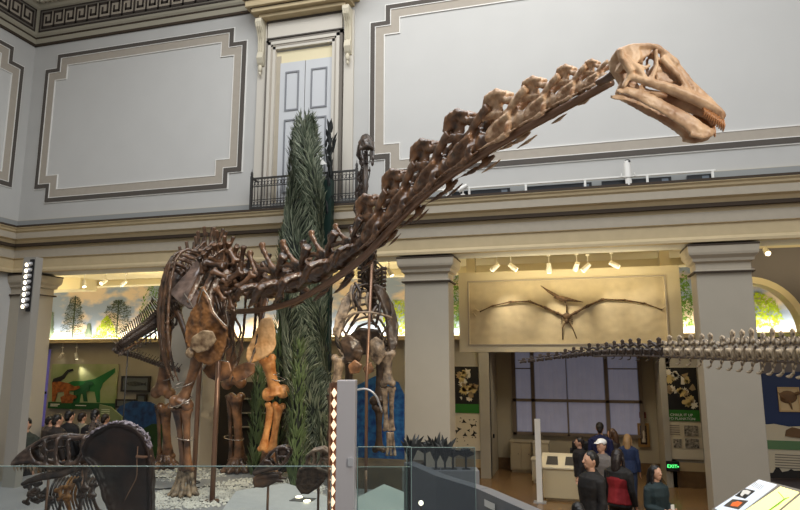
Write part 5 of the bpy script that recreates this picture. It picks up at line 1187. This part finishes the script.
qs, P3q = skull_kit(Q_, o6, Uc, Vector((0, 0, 1)), s6, bars, mids, M_boneblk, vox=.012, cx=220, cy=270, wf=wq,
    plates=[([(68,300),(130,250),(150,280),(165,300),(110,302),(68,314)], 6, .8)])
for sg in (-1, 1):
    g = G()
    for k in range(14):
        x = 78+15*k; y = 312+(6 if 150 < x < 260 else 0); g.tube([P3q(x, y, sg*wq(x)), P3q(x+3, y+13, sg*wq(x)), P3q(x+7, y+26, sg*wq(x))], [5*s6, 4*s6, .8*s6], 6)
    g.obj('teeth', M_bonegrey, qs, True)
skull_kit(Q_, o6, Uc, Vector((0, 0, 1)), s6, [(R3([(118,392,8),(150,376,13),(210,358,17),(290,346,18),(350,325,14),(372,300,9)], wq), .5)], [[(120,392,9,-22),(120,392,9,22)]], M_boneblk, nm='lower_jaw', vox=.011, cx=220, cy=270)
cq = lambda x, y, d=6.0: dep(x/4.25, 390+y/4.25, d)
for k in range(9):
    a, b = cq(370+6*k, 250-14*k if k < 6 else 165+6*k, 6.2+.1*k), cq(376+6*k, 236-14*k if k < 5 else 170+6*k, 6.3+.1*k)
    place(ME_caud, 'neck_vertebra', Q_, (a+b)/2, (a-b), UPV, .12, .11, .13, M_boneblk)
vb = curve_pts([cq(350, 300, 6.3), cq(370, 340, 6.5), cq(350, 370, 6.8), cq(300, 390, 7.2)], 12)
for k in range(11): place(ME_caud, 'back_vertebra', Q_, (vb[k]+vb[k+1])/2, vb[k]-vb[k+1], UPV, .13, .11, .13, M_boneblk)
oq = mat('bone_warm_lit', (170, 118, 56), .45, rgb2=(90, 60, 34), scale=14, bump=.3)  # orange lamplight on these bones is put into their colour
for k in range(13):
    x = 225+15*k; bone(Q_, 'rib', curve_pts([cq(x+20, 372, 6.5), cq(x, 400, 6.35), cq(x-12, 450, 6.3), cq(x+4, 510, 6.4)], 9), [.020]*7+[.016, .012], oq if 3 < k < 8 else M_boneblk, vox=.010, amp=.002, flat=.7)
for pts in (((250, 420), (262, 460), (250, 520)), ((290, 410), (285, 460), (300, 530)), ((330, 380), (345, 450), (335, 530)), ((365, 320), (360, 420), (335, 520)), ((120, 400), (135, 440), (110, 480)), ((160, 395), (150, 430), (170, 470)), ((185, 430), (215, 470), (200, 520)), ((150, 470), (180, 455), (230, 460)), ((400, 400), (390, 450), (420, 520))):
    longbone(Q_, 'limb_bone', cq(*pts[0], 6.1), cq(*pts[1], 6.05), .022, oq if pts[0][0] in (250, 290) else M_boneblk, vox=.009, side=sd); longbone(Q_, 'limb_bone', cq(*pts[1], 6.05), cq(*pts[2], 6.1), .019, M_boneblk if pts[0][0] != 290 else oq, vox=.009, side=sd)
q_ = cq(355, 330, 6.3); rod(Q_, 'support_post', [q_, Vector((q_.x, q_.y, ZP))], .018)
q_ = cq(210, 330, 6.05); rod(Q_, 'support_post', [q_, Vector((q_.x, q_.y, ZP))], .012)

# big rounded fossil block
d_ = 4.7; cb = lambda x, y, d=d_: dep(x/4.25, 390+y/4.25, d)
K_ = thing('fossil_block', 'large rounded dark fossil bone with a rough grey top rim, by the glass', 'fossil')
out = [(352, 250), (372, 210), (410, 178), (470, 150), (520, 148), (570, 165), (608, 200), (630, 260), (640, 330), (640, 420), (640, 560), (480, 560), (462, 500), (440, 440), (415, 370), (390, 320), (358, 290)]
g = G(); P_ = [cb(x, y) for x, y in out]; n = len(P_); c0 = sum(P_, Vector())/n; back_ = Vector((_fw.x, _fw.y, 0)).normalized()
vs = [p_ for p_ in P_]+[c0+(p_-c0)*.98+back_*.12 for p_ in P_]+[c0+(p_-c0)*.84+back_*.02 for p_ in P_]+[c0+back_*.07, c0+back_*.15]
fs = [(i, (i+1) % n, n+(i+1) % n, n+i) for i in range(n)]+[(i, (i+1) % n, 2*n+(i+1) % n, 2*n+i) for i in range(n)]+[(2*n+i, 2*n+(i+1) % n, 3*n) for i in range(n)]+[(n+i, n+(i+1) % n, 3*n+1) for i in range(n)]
g.add(vs, fs); g.tube(P_+[P_[0]], .018, 6); link('bone_body', g.organic('bone_body', mat('fossil_block_brown', (22, 15, 11), .45, rgb2=(58, 38, 26), scale=5, bump=.6), .013, 3, .008, 9), K_)
g = G(); r = random.Random(9)
for k in range(420):
    i = r.random()*6; a = P_[1+int(i)]; b = P_[2+int(i)]; p_ = a.lerp(b, i % 1)+(a.lerp(b, i % 1)-c0).normalized()*.012+back_*r.uniform(-.012, .08)+Vector((0, 0, r.uniform(-.004, .016))); g.ell(p_, (r.uniform(.004, .010), r.uniform(.004, .010), r.uniform(.003, .008)), 6, 4)
link('rough_rim', g.organic('rough_rim', mat('rough_grey_fossil', (92, 84, 92), .45, rgb2=(150, 140, 146), scale=30, bump=.8), .006, 1, .002, 40), K_)
g = G(); g.tube(curve_pts([cb(586, 240, 4.69), cb(582, 300, 4.70), cb(580, 370, 4.72), cb(550, 430, 4.74), cb(525, 480, 4.74)], 14), .004, 5); g.obj('crack_seam', mat('seam_pale', (150, 116, 92), .6), K_)
g = G(); g.tube([cb(578, 282, 4.67), cb(612, 285, 4.68), cb(642, 282, 4.72)], .011, 8); g.obj('metal_strap', M_steel, K_)
q_ = cb(560, 420, 4.85); rod(K_, 'support_post', [q_, Vector((q_.x, q_.y, 0.02))], .03)

# raised white plinth with two skulls on rods
zpl = 1.50
g = G(); pl = [onZ(x, y, zpl) for x, y in ((215, 520), (236, 491), (286, 483), (336, 499), (332, 530))]; g.prism([(q.x, q.y) for q in pl], lambda u, v, w_: (u, v, w_), 0.0, zpl)
o = g.obj('skull_plinth', mat('plinth_white', (196, 196, 192), .45, var=.06)); tag(o, 'raised white plinth under the two skulls on rods', 'plinth')
g = G(); q_ = onZ(303, 500, zpl); g.box(q_.x-.12, q_.x+.12, q_.y-.09, q_.y+.09, zpl, zpl+.008); o = thing('round_light_plate', 'dark square plate with two round glowing lamps on the white plinth', 'lamp', (0, 0, 0)); g.obj('plate', mat('plate_grey', (96, 96, 94), .4), o)
for x, y in ((299, 498), (307, 502)):
    q_ = onZ(x, y, zpl); g = G(); g.cyl((q_.x, q_.y, zpl+.008), (q_.x, q_.y, zpl+.016), .036, 20); g.obj('glowing_disc', M_bulb, o)
s5 = 5.5/FPX/7.29
def rodskull(lb, px, rodx, rody, cxx, cyy, bars, mids, plates, wf_, jaw, m, mj, d=5.5):
    t = on_rod('mounted_skull', lb, 245+rodx/7.29, 440+rody/7.29, d, zpl); o_ = dep(245+cxx/7.29, 440+cyy/7.29, d); s_ = d/FPX/7.29
    skull_kit(t, o_, Uc, UPV, s_, bars, mids, m, vox=.006, cx=cxx, cy=cyy, wf=wf_, plates=plates, amp=.002)
    skull_kit(t, o_, Uc, UPV, s_, jaw[0], jaw[1], mj, nm='lower_jaw', vox=.006, cx=cxx, cy=cyy, wf=wf_, plates=jaw[2], amp=.002)
w1 = lambda x: 26+34*max(0, min(1, (x-80)/200))
rodskull('dark sloping skull on a thin rod, left of the two on the white plinth', 0, 170, 300, 200, 190,
 [(R3([(66,235,12),(120,180,14),(190,95,14),(235,60,13),(290,52,14),(325,72,13)], lambda x: w1(x)*.7), 1), (R3([(70,245,13),(130,225,15),(190,205,15),(250,195,14),(290,165,13),(322,110,12),(326,75,12)], w1), 1), (R3([(150,150,12),(185,150,11),(220,195,11)], w1), .8), (R3([(235,70,11),(240,120,11),(262,190,11)], w1), .8), (R3([(240,120,10),(300,115,10)], w1), .8)],
 [[(x_, y_, 14, -w__), (x_, y_, 14, w__)] for x_, y_, w__ in ((70, 238, 18), (110, 195, 24), (150, 145, 28), (190, 98, 34), (240, 62, 40), (300, 56, 42))],
 [([(70,240),(120,185),(155,145),(185,150),(190,200),(130,225)], 6, .85), ([(250,60),(320,75),(310,110),(245,120)], 6, .5)], w1,
 ([(R3([(78,275,12),(85,320,16),(140,318,20),(190,300,20),(240,280,16),(295,288,9)], w1), .6), (R3([(80,280,16),(130,262,16),(200,250,16),(260,250,14)], w1), .6)], [[(80,300,22,-18),(80,300,22,18)]], [([(80,262),(200,245),(265,250),(240,290),(180,318),(85,335)], 8, .9)]), M_boneblk, M_boned)
w2_ = lambda x: 50
rodskull('round-beaked brown skull on a thin rod, right of the two on the white plinth', 0, 537, 280, 510, 190,
 [(R3([(455,185,13),(462,120,13),(500,78,14),(570,64,15),(622,100,14),(636,160,13),(615,225,13)], w2_), 1), (R3([(500,85,12),(510,140,12),(495,190,13)], w2_), .8), (R3([(560,70,12),(560,130,12),(540,190,12)], w2_), .8), (R3([(560,130,10),(625,140,10)], w2_), .8), (R3([(455,190,14),(540,200,16),(615,225,14)], w2_), 1), (R3([(580,150,12),(600,190,12)], w2_), 1)],
 [[(x_, y_, 13, -40), (x_, y_, 13, 40)] for x_, y_ in ((462, 120), (500, 80), (570, 66), (622, 100), (460, 180))], [([(565,68),(620,100),(560,125)], 5, .7)], w2_,
 ([(R3([(395,265,16),(410,215,18),(455,190,18),(530,200,20),(590,240,18),(625,245,12)], w2_), .8), (R3([(395,275,16),(400,320,18),(430,360,18),(470,360,18),(530,320,18),(580,275,16)], w2_), .8)],
  [[(400,290,24,-40),(400,290,24,40)], [(425,340,26,-36),(425,340,26,36)], [(410,220,20,-40),(410,220,20,40)], [(460,360,18,-30),(460,360,18,30)]], [([(395,270),(420,210),(500,190),(590,235),(580,280),(520,335),(450,372),(405,340)], 12, .95)]), M_bonegrey, mat('beak_brown', (64, 48, 36), .5, rgb2=(110, 86, 64), scale=24, bump=.8))

# silver display tower with a ribbon of lights
q0, q1 = dep(336, 470, 5.0), dep(354.5, 470, 5.0); cx_ = (q0.x+q1.x)/2; yy_ = (q0.y+q1.y)/2; zt_ = dep(345, 381, 5.0).z; rzt = math.atan2(_rt.y, _rt.x)
V_ = thing('display_tower', 'tall narrow silver display tower edged with warm lights, right of the tall conifer', 'display tower', (cx_, yy_, 0), rzt)
hw = (q1-q0).length/2
g = G(); g.box(-hw, hw, -.03, .22, .02, zt_); g.obj('silver_panel', mat('satin_silver', (182, 178, 180), .45, metal=.2), V_, bevel=.004)
g = G(); g.box(-hw-.065, -hw-.055, 0, .2, .02, zt_-.02); g.box(-hw-.065, -hw, .15, .2, .02, zt_-.02); g.obj('frame_strip', M_steel, V_); g = G(); g.box(-hw-.06, hw, -.06, .25, 0, .02); g.obj('base_plate', M_black, V_)
for k in range(12):
    z = zt_-.10-.085*k; g = G(); g.add([(-hw-.03, .05, z+.04), (-hw-.006, .05, z), (-hw-.03, .05, z-.04), (-hw-.052, .05, z), (-hw-.03, .02, z), (-hw-.03, .1, z)], [(0,1,4),(1,2,4),(2,3,4),(3,0,4),(1,0,5),(2,1,5),(3,2,5),(0,3,5)]); g.obj('light_facet', mat('warm_facet_glow', (255, 216, 180), .4, emit=1.6), V_)
g = G(); g.box(hw*.3, hw*.9, -.045, -.03, dep(345, 463, 5).z-.02, dep(345, 459, 5).z+.01); g.obj('glass_clamp', M_silver, V_)

# glass railings and cases
def pane(lb, x0, x1, yt, d, zb, cat='glass railing', m=M_glass):
    a, b = dep(x0, yt, d), dep(x1, yt, d); t = thing('glass_railing' if cat == 'glass railing' else 'glass_case', lb, cat, ((a.x+b.x)/2, (a.y+b.y)/2, zb), math.atan2(b.y-a.y, b.x-a.x))
    h = (b-a).length/2; H = (a.z+b.z)/2-zb; g = G(); g.box(-h, h, -.008, .008, 0, H); g.obj('glass_pane', m, t)
    g = G(); g.box(-h, h, -.009, .009, H, H+.003); g.obj('top_edge', mat('glass_edge', (128, 150, 146), .25), t)
    for x_ in (-h-.004, h):
        g = G(); g.box(x_, x_+.004, -.009, .009, 0, H); g.obj('side_edge', mat('glass_edge', (0,0,0)), t)
    return t, h, H
zdk = 1.25
g = G(); g.box(-6.5, 4.2, -3, 4.05, zdk-.12, zdk); g.box(.55, 4.2, 4.05, 5.3, zdk-.12, zdk); o = struct('floor_deck', g, M_plat)
g = G()
for x, y in ((-6.2, 3.8), (-2, 3.8), (1.2, 4.8), (3.8, 4.8), (3.8, -2.5), (-6.2, -2.5)): g.box(x-.1, x+.1, y-.1, y+.1, 0, zdk-.12)
g.obj('deck_leg', M_steel, o)
pane('long glass railing pane running in front of the skeletons at the left', -30, 331, 466.5, 3.4, zdk)
pane('short glass railing pane right of the silver tower', 358, 411, 447, 4.2, 0.02)
q_ = [onZ(x, y, 1.72) for x, y in ((358, 497), (384, 484), (404, 492), (404, 520), (358, 520))]
g = G(); g.prism([(q.x, q.y) for q in q_], lambda u, v, w_: (u, v, w_), .0, 1.72); o = g.obj('case_plinth', mat('mint_white', (206, 210, 206), .4)); tag(o, 'pale mint plinth inside the glass case right of the silver tower', 'plinth')
t, h, H = pane('glass case front with a dark right edge, right of the silver tower', 358, 410, 467, 5.1, 0.02, 'glass case', M_glassd)
g = G(); g.box(h-.02, h+.004, -.015, .015, 0, H); g.obj('corner_post', M_black, t)
# ramp wall, deck and metal plants behind glass
M_ramp = mat('ramp_grey_steel', (120, 122, 126), .45, metal=.2)
wl = [onZ(x, y, 1.80) for x, y in ((404, 462), (436, 476), (478, 489), (545, 519))]
g = G()
for i in range(len(wl)-1):
    a, b = wl[i], wl[i+1]; n_ = Vector((-(b-a).y, (b-a).x, 0)).normalized()*.13
    if n_.y < 0: n_ = -n_
    vs = [(a.x, a.y, 0), (b.x, b.y, 0), (b.x+n_.x, b.y+n_.y, 0), (a.x+n_.x, a.y+n_.y, 0)]; vs += [(x, y, 1.80) for x, y, z in vs]
    g.add(vs, [(0,3,2,1),(4,5,6,7),(0,1,5,4),(1,2,6,5),(2,3,7,6),(3,0,4,7)])
o = g.obj('ramp_parapet', M_ramp); tag(o, 'low grey wall slanting down to the right below the metal plants', 'low wall')
g = G(); a, b = wl[2], wl[3]; c = a.lerp(b, .12); c2 = a.lerp(b, .3); n_ = Vector(((b-a).y, -(b-a).x, 0)).normalized()*.006
g.add([(c.x+n_.x, c.y+n_.y, 1.68), (c2.x+n_.x, c2.y+n_.y, 1.68), (c2.x+n_.x, c2.y+n_.y, 1.74), (c.x+n_.x, c.y+n_.y, 1.74)], [(0, 1, 2, 3)]); g.obj('wall_label', M_white, o)
t, h, H = pane('grey tinted glass pane in front of the cut-out metal plants', 407, 474.5, 447.5, 5.55, 1.35, m=glassmat('grey_tint_glass', (.60, .65, .68, 1), .06))
g = G(); g.box(-h, h, -.03, .03, -1.33, 0); g.obj('rail_shoe', M_ramp, t)
M_mp = mat('cutout_plant_metal', (40, 44, 46), .45, metal=.3)
bd = dep(440, 470, 8.0); g = G(); g.box(-.48, .48, -.16, .16, 0, 1.62); o = g.obj('planter_bench', M_ramp); o.location = (bd.x, bd.y, 0); o.rotation_euler = (0, 0, rzt); tag(o, 'grey bench that carries the cut-out metal plants', 'bench')
for px, topy, n, sp, lb, sd_ in ((411, 431, 7, .10, 'cut-out metal plant with tall drooping leaves, at the left end behind the grey glass', 1), (425, 431, 9, .13, 'cut-out metal fern with a round frond head behind the grey glass', 2), (436, 430, 7, .09, 'spiky upright cut-out metal plant in the middle behind the grey glass', 3), (445, 434, 6, .10, 'cut-out metal plant with leaves bending right behind the grey glass', 4), (453, 441, 11, .11, 'low fan-shaped cut-out metal plant behind the grey glass', 5), (466, 441, 11, .11, 'last fan-shaped cut-out metal plant at the right end behind the grey glass', 6)):
    q = dep(px, 470, 8.0); t = thing('metal_plant', lb, 'metal plant', (q.x, q.y, 1.62), rzt); H = dep(px, topy-1, 8.0).z-1.62; r = random.Random(sd_)
    g = G(); g.cyl((0, 0, 0), (0, 0, H*.45), .014, 8); g.box(-.05, .05, -.04, .04, 0, .01); g.obj('stem', M_mp, t)
    for k in range(n):
        a_ = (k-(n-1)/2)/((n-1)/2)*(1.1 if n > 8 else .42); L = H*(.42 if n > 8 else .85)*r.uniform(.8, 1.05); g = G(); z0 = H*.4 if n > 8 else H*.15
        pts = curve_pts([(0, 0, z0), (math.sin(a_)*L*.5, r.uniform(-.03, .03), z0+math.cos(a_)*L*.6), (math.sin(a_)*L*.95, r.uniform(-.05, .05), z0+math.cos(a_*1.15)*L*(.9 if n < 8 else .75))], 7)
        g.tube(pts, [.006, .016, .022, .024, .02, .012, .002], 6, flat=.25, up=(1, 0, 0)); g.obj('leaf', M_mp, t)
# low lamps glimpsed under the ramp
for x, y, lb in ((421, 503, 'small glowing lamp low under the ramp wall'),):
    q = dep(x, y, 5.6); t = thing('low_lamp', lb, 'lamp', (q.x, q.y, 0)); g = G(); g.cyl((0, 0, 0), (0, 0, q.z-.03), .01, 8); g.obj('stem', M_steel, t); g = G(); g.ell((0, 0, q.z), .022, 10, 8); g.obj('bulb', M_bulb, t, True)

# reading kiosk at the lower right
zk = 2.02; kq = lambda x, y, z=zk: onZ(690+x/5.66, 420+y/5.66, z)
Z_ = thing('reading_kiosk', 'reading kiosk with a white picture panel and glowing yellow light box, lower right corner', 'kiosk')
def slab(pl, z0, z1, nm, m, par): g = G(); g.prism([(q.x, q.y) for q in pl], lambda u, v, w_: (u, v, w_), z0, z1); return g.obj(nm, m, par)
tp = slab([kq(*q) for q in ((125, 500), (388, 330), (760, 425), (760, 760), (100, 620))], zk-.05, zk-.004, 'top_frame', mat('kiosk_grey', (120, 116, 110), .5), Z_)
wp = slab([kq(*q) for q in ((140, 498), (390, 337), (493, 366), (240, 560))], zk-.004, zk, 'white_panel', mat('panel_white_print', (222, 230, 240), .4, emit=.25), Z_)
slab([kq(*q) for q in ((255, 430), (310, 388), (370, 402), (312, 446))], zk, zk+.002, 'dark_picture', mat('picture_black', (24, 24, 26), .5), wp)
slab([kq(*q) for q in ((190, 487), (240, 449), (330, 458), (275, 507))], zk, zk+.002, 'leaf_picture', mat('picture_dark_grey', (70, 64, 56), .5), wp)
slab([kq(*q) for q in ((228, 488), (240, 470), (270, 462), (298, 470), (270, 494))], zk+.002, zk+.004, 'orange_leaf', mat('picture_orange', (236, 108, 40), .5, emit=.2), wp)
slab([kq(*q) for q in ((285, 425), (300, 400), (322, 398), (345, 408), (330, 425), (310, 420), (295, 436))], zk+.002, zk+.004, 'pale_bone', M_white, wp)
g = G()
for k in range(6):
    a, b = kq(372+9*k, 352+4*k, zk), kq(345+9*k+4, 375+4*k, zk); g.tube([(a.x, a.y, zk+.001), (b.x, b.y, zk+.001)], .0015, 4)
g.obj('text_lines', mat('print_grey', (0,0,0)), wp)
gl = mat('yellow_lightbox_glow', (250, 240, 160), .4, emit=.9)
lb_ = slab([kq(*q) for q in ((285, 530), (512, 376), (618, 408), (440, 560))], zk-.004, zk, 'light_box', gl, Z_)
g = G(); a = [kq(*q) for q in ((440, 520), (500, 478), (535, 450), (560, 440))]; g.tube([(q.x, q.y, zk+.003) for q in a], [.004, .006, .005, .003], 6); a = [kq(*q) for q in ((535, 450), (515, 425), (500, 410))]; g.tube([(q.x, q.y, zk+.003) for q in a], .003, 6); g.obj('green_branch', mat('branch_green', (130, 190, 60), .5, emit=.1), lb_)
slab([kq(*q) for q in ((480, 540), (625, 422), (760, 455), (700, 600))], zk-.004, zk, 'light_box', mat('cream_lightbox_glow', (236, 222, 170), .4, emit=.6), Z_)
q = kq(430, 470); g = G(); g.box(q.x-.05, q.x+.75, q.y-.55, q.y+.1, zdk, zk-.05); g.obj('cabinet_body', mat('kiosk_grey', (0,0,0)), Z_)

# ================================================================== PEOPLE
def body_mesh(pose):
    g = G(); T = g.tube; skin = MATS['skin_light']
    # 1.75 m tall, facing -Y
    T([(0,.02,.90),(0,.01,1.0),(0,0,1.15),(0,0,1.3),(0,.01,1.42),(0,.01,1.47)], [.15,.15,.14,.16,.15,.07], 14, flat=[1.15,1.1,1.05,1.15,1.25,1], up=(0,1,0))
    T([(0,.01,1.44),(0,-.005,1.54)], [.058,.052], 10)
    g.ell((0,-.01,1.64), (.073,.092,.112), 16, 12); g.ell((0,-.045,1.575), (.048,.05,.05), 10, 8)
    T([(0,-.095,1.66),(0,-.118,1.625),(0,-.11,1.612)], [.009,.015,.012], 8)                 # nose
    T([(-.022,-.094,1.582),(0,-.101,1.584),(.022,-.094,1.582)], .007, 6)                      # lips
    for s in (-1, 1):
        g.ell((s*.074,.01,1.63), (.010,.022,.032), 8, 6)
        g.ell((s*.03,-.088,1.655), (.017,.010,.010), 8, 6)
        T([(s*.14,.01,1.41),(s*.185,.015,1.37),(s*.21,.02,1.15)], [.05,.055,.042], 10)
        if pose == 'hold':
            el = (s*.22,.0,1.12); wr = (s*.09,-.24,1.10)
        else:
            el = (s*.225,.02,1.12); wr = (s*.24,-.06,.86)
        T([(s*.21,.02,1.16), el, wr], [.043,.04,.026], 10)
        w0 = Vector(wr); d = (Vector(wr)-Vector(el)).normalized(); sdv = Vector((0, -1, 0)) if pose != 'hold' else Vector((0, -.3, 1)).normalized(); nrm = d.cross(sdv).normalized()
        T([w0, w0+d*.05, w0+d*.09], [.024,.032,.026], 8, flat=.55, up=tuple(sdv))
        for k in range(4):
            b0 = w0+d*.085+sdv*(.024-.016*k); L = (.06,.07,.065,.05)[k]; cur = nrm*(-.02 if s > 0 else .02)
            T([b0-d*.02, b0+d*L*.5, b0+d*L+cur], [.009,.0085,.007], 6)
        T([w0+d*.03+sdv*.02, w0+d*.055+sdv*.045, w0+d*.085+sdv*.05], [.011,.0095,.008], 6)
        T([(s*.09,.01,.92),(s*.10,.0,.70),(s*.10,-.01,.48),(s*.10,.02,.28),(s*.10,.03,.09)], [.095,.075,.052,.05,.036], 10)
        T([(s*.10,.05,.05),(s*.105,-.03,.04),(s*.11,-.13,.03)], [.036,.035,.022], 8)
    return g.organic('body', skin, .009, 2)
mat('skin_light', (196, 152, 126), .5); mat('eye_dark', (30, 22, 20), .3)
def cloth(kind, pose):
    g = G(); T = g.tube
    if kind == 'jacket':
        T([(0,.02,.86),(0,.01,1.0),(0,0,1.15),(0,0,1.3),(0,.01,1.42),(0,.01,1.50)], [.175,.170,.160,.180,.165,.075], 14, flat=[1.15,1.12,1.08,1.18,1.28,1], up=(0,1,0))
        for s in (-1, 1):
            el, wr = (((s*.22,.0,1.12), (s*.10,-.225,1.10)) if pose == 'hold' else ((s*.225,.02,1.12), (s*.238,-.055,.88)))
            T([(s*.12,.01,1.42),(s*.185,.015,1.38),(s*.212,.02,1.16), el], [.06,.068,.056,.052], 10); T([(s*.212,.02,1.16), el, wr], [.054,.054,.04], 10)
        T([(-.05,.06,1.47),(0,.075,1.49),(.05,.06,1.47)], .035, 8)
    elif kind == 'trousers':
        T([(0,.02,.98),(0,.02,.86)], [.155,.160], 12, flat=1.1, up=(0,1,0))
        for s in (-1, 1): T([(s*.085,.01,.90),(s*.10,.0,.68),(s*.10,-.01,.48),(s*.10,.02,.26),(s*.10,.03,.08)], [.105,.088,.068,.062,.058], 10)
    elif kind == 'shoes':
        for s in (-1, 1): T([(s*.10,.07,.045),(s*.105,-.03,.045),(s*.112,-.15,.035)], [.042,.044,.032], 10); T([(s*.10,.03,.05),(s*.10,.03,.11)], .046, 8)
    elif kind == 'hair_short':
        g.ell((0,.012,1.675), (.082,.095,.095), 14, 10); T([(0,.05,1.68),(0,.075,1.60),(0,.06,1.55)], [.07,.055,.04], 10)
    elif kind == 'hair_long':
        g.ell((0,.014,1.675), (.088,.098,.098), 14, 10); T([(0,.04,1.68),(0,.085,1.58),(0,.10,1.45),(0,.11,1.30)], [.085,.08,.075,.04], 12)
        for s in (-1, 1): T([(s*.06,-.01,1.70),(s*.085,.0,1.60),(s*.09,.0,1.48),(s*.085,-.05,1.34)], [.03,.028,.03,.018], 8)
    elif kind == 'cap':
        g.ell((0,.005,1.70), (.09,.105,.07), 14, 10); T([(0,-.06,1.705),(0,-.13,1.695),(0,-.17,1.685)], [.07,.065,.04], 10, flat=.16, up=(1,0,0))
    return g.organic(kind, M_black, .010 if 'hair' not in kind else .009, 2, .004 if kind in ('jacket', 'trousers') else (.004 if 'hair' in kind else 0), 12 if 'hair' not in kind else 40)
CL = {}
def getc(kind, pose='down'):
    key = (kind, pose if kind == 'jacket' else '')
    if key not in CL: CL[key] = cloth(kind, pose)
    return CL[key]
BODY = {p_: body_mesh(p_) for p_ in ('down', 'hold')}
def face_cut():      # trim hair away from the face
    for k_ in ('hair_short', 'hair_long', 'cap'):
        me = getc(k_); bm = bmesh.new(); bm.from_mesh(me)
        dl = [v for v in bm.verts if v.co.y < -.045 and v.co.z < (1.70 if k_ != 'cap' else 1.685) and abs(v.co.x) < .068]
        bmesh.ops.delete(bm, geom=dl, context='VERTS'); bm.to_mesh(me); bm.free()
face_cut()
def person(lb, px, topy, d, face, jacket, trousers, hair, haircol, pose='down', ht=None, floor=0, extra=None):
    q = dep(px, topy, d); H = ht or (q.z-floor); s = H/1.775
    t = thing('person', lb, 'person', (q.x, q.y, floor), face); t.scale = (s, s, s)
    b = link('body', BODY[pose], t)
    g = G()
    for sg in (-1, 1): g.ell((sg*.03,-.096,1.656), (.007,.005,.006), 8, 6)
    g.obj('eyes', MATS['eye_dark'], b)
    for kind, c in (('jacket', jacket), ('trousers', trousers), ('shoes', (30, 28, 28))):
        o = link(kind, getc(kind, pose), t); own_mat(o, mat('cloth_%d_%d_%d' % c, c, .8, var=.12, scale=20))
    o = link('hair', getc('hair_long' if hair == 'long' else 'hair_short'), t); own_mat(o, mat('hair_%d_%d_%d' % haircol, haircol, .45))
    if hair == 'cap': o = link('cap', getc('cap'), t); own_mat(o, M_white)
    if extra: extra(t)
    return t
BLK = (24, 22, 22)
def red_vest(t):
    g = G(); g.tube([(0,.02,.90),(0,.01,1.0),(0,0,1.15),(0,0,1.3),(0,.01,1.40)], [.182,.177,.168,.187,.160], 14, flat=[1.12,1.09,1.05,1.12,1.1], up=(0,1,0)); link('red_vest', g.organic('red_vest', mat('red_cloth', (132, 22, 30), .75), .012, 2, .004, 12), t)
def phone(t):
    g = G(); g.box(-.035, .035, -.30, -.285, 1.06, 1.20); o = g.obj('phone', M_white, None, bevel=.004); o.location = t.location; o.rotation_euler = t.rotation_euler; o.scale = t.scale; tag(o, 'pale phone held by the long-haired woman near the exit sign', 'phone')
    t2 = None
def scarf(t):
    g = G(); g.tube([(-.06,-.09,1.44),(0,-.13,1.38),(.06,-.09,1.44)], .022, 8); g.obj('collar', mat('grey_collar', (90, 96, 100), .7), t, True)
F = lambda deg: math.radians(deg)
person('person in a black hooded jacket facing left, in front of the cream display case', 590, 450, 8.6, F(-60), BLK, BLK, 'short', BLK, 'down', extra=scarf)
person('long-haired person in a dark teal jacket holding a pale phone near the exit sign', 655, 464, 8.9, F(42), (22, 40, 44), BLK, 'long', (14, 12, 14), 'hold', ht=1.62 if False else None, extra=phone)
person('person in a red vest over black sleeves seen from behind, with dark hair', 617.5, 448, 9.7, F(150), BLK, BLK, 'long', (30, 20, 18), 'down', extra=red_vest)
person('person in a white cap and grey top behind the red-vested visitor', 601, 438, 10.8, F(-40), (104, 98, 94), (60, 58, 60), 'cap', (60, 44, 34), 'down')
person('tall person with short dark hair in a navy jacket, back turned, beyond the white cap', 599.5, 421.5, 13.0, F(175), (24, 30, 72), (30, 30, 40), 'short', (30, 22, 18), 'down')
person('person with brown hair in a dark patterned top beside the navy jacket', 611.5, 428, 13.4, F(-120), (66, 56, 52), (34, 34, 40), 'long', (84, 58, 38), 'down')
person('person with long blonde hair in a blue denim jacket and jeans', 627, 433.5, 13.0, F(170), (40, 56, 92), (44, 58, 84), 'long', (176, 140, 96), 'down')
person('person in a dark puffy coat standing at the left end of the group', 579, 434, 12.6, F(-90), (30, 28, 32), BLK, 'short', (36, 28, 26), 'down', ht=1.47)
person('person with smooth black hair cut off by the bottom edge of the picture', 577, 501, 6.9, F(-150), BLK, BLK, 'short', BLK, 'down')
left = (('person in a dark green jacket and beard-dark face standing by the corner column', 27, 417, 12.4, F(20), (44, 50, 42), BLK, 'short', (20, 16, 14)),
 ('person in a dark plaid jacket bending towards the left wall graphic', 51, 415, 14.9, F(150), (70, 60, 54), BLK, 'short', (30, 24, 20)),
 ('person with dark hair just left of the black-shirted visitor', 58.5, 413, 13.4, F(160), (40, 34, 32), BLK, 'short', (20, 16, 14)),
 ('person in a black shirt with back turned under the green wall graphic', 70.5, 409, 13.8, F(180), (16, 16, 20), BLK, 'short', (18, 14, 14)),
 ('person in a pale grey-green shirt with back turned under the green wall graphic', 83, 411, 14.7, F(175), (120, 116, 100), (60, 56, 50), 'short', (34, 24, 20)),
 ('person in a dark jacket right of the pale-shirted visitor', 96, 408, 13.5, F(190), (24, 22, 26), BLK, 'short', (18, 14, 14)),
 ('person in a brown jacket at the right end of the left group', 106, 413, 14.9, F(170), (66, 48, 38), BLK, 'short', (28, 20, 16)))
for lb, px, ty, d, f_, j, t_, h_, hc in left: person(lb, px, ty, d, f_, j, t_, h_, hc)
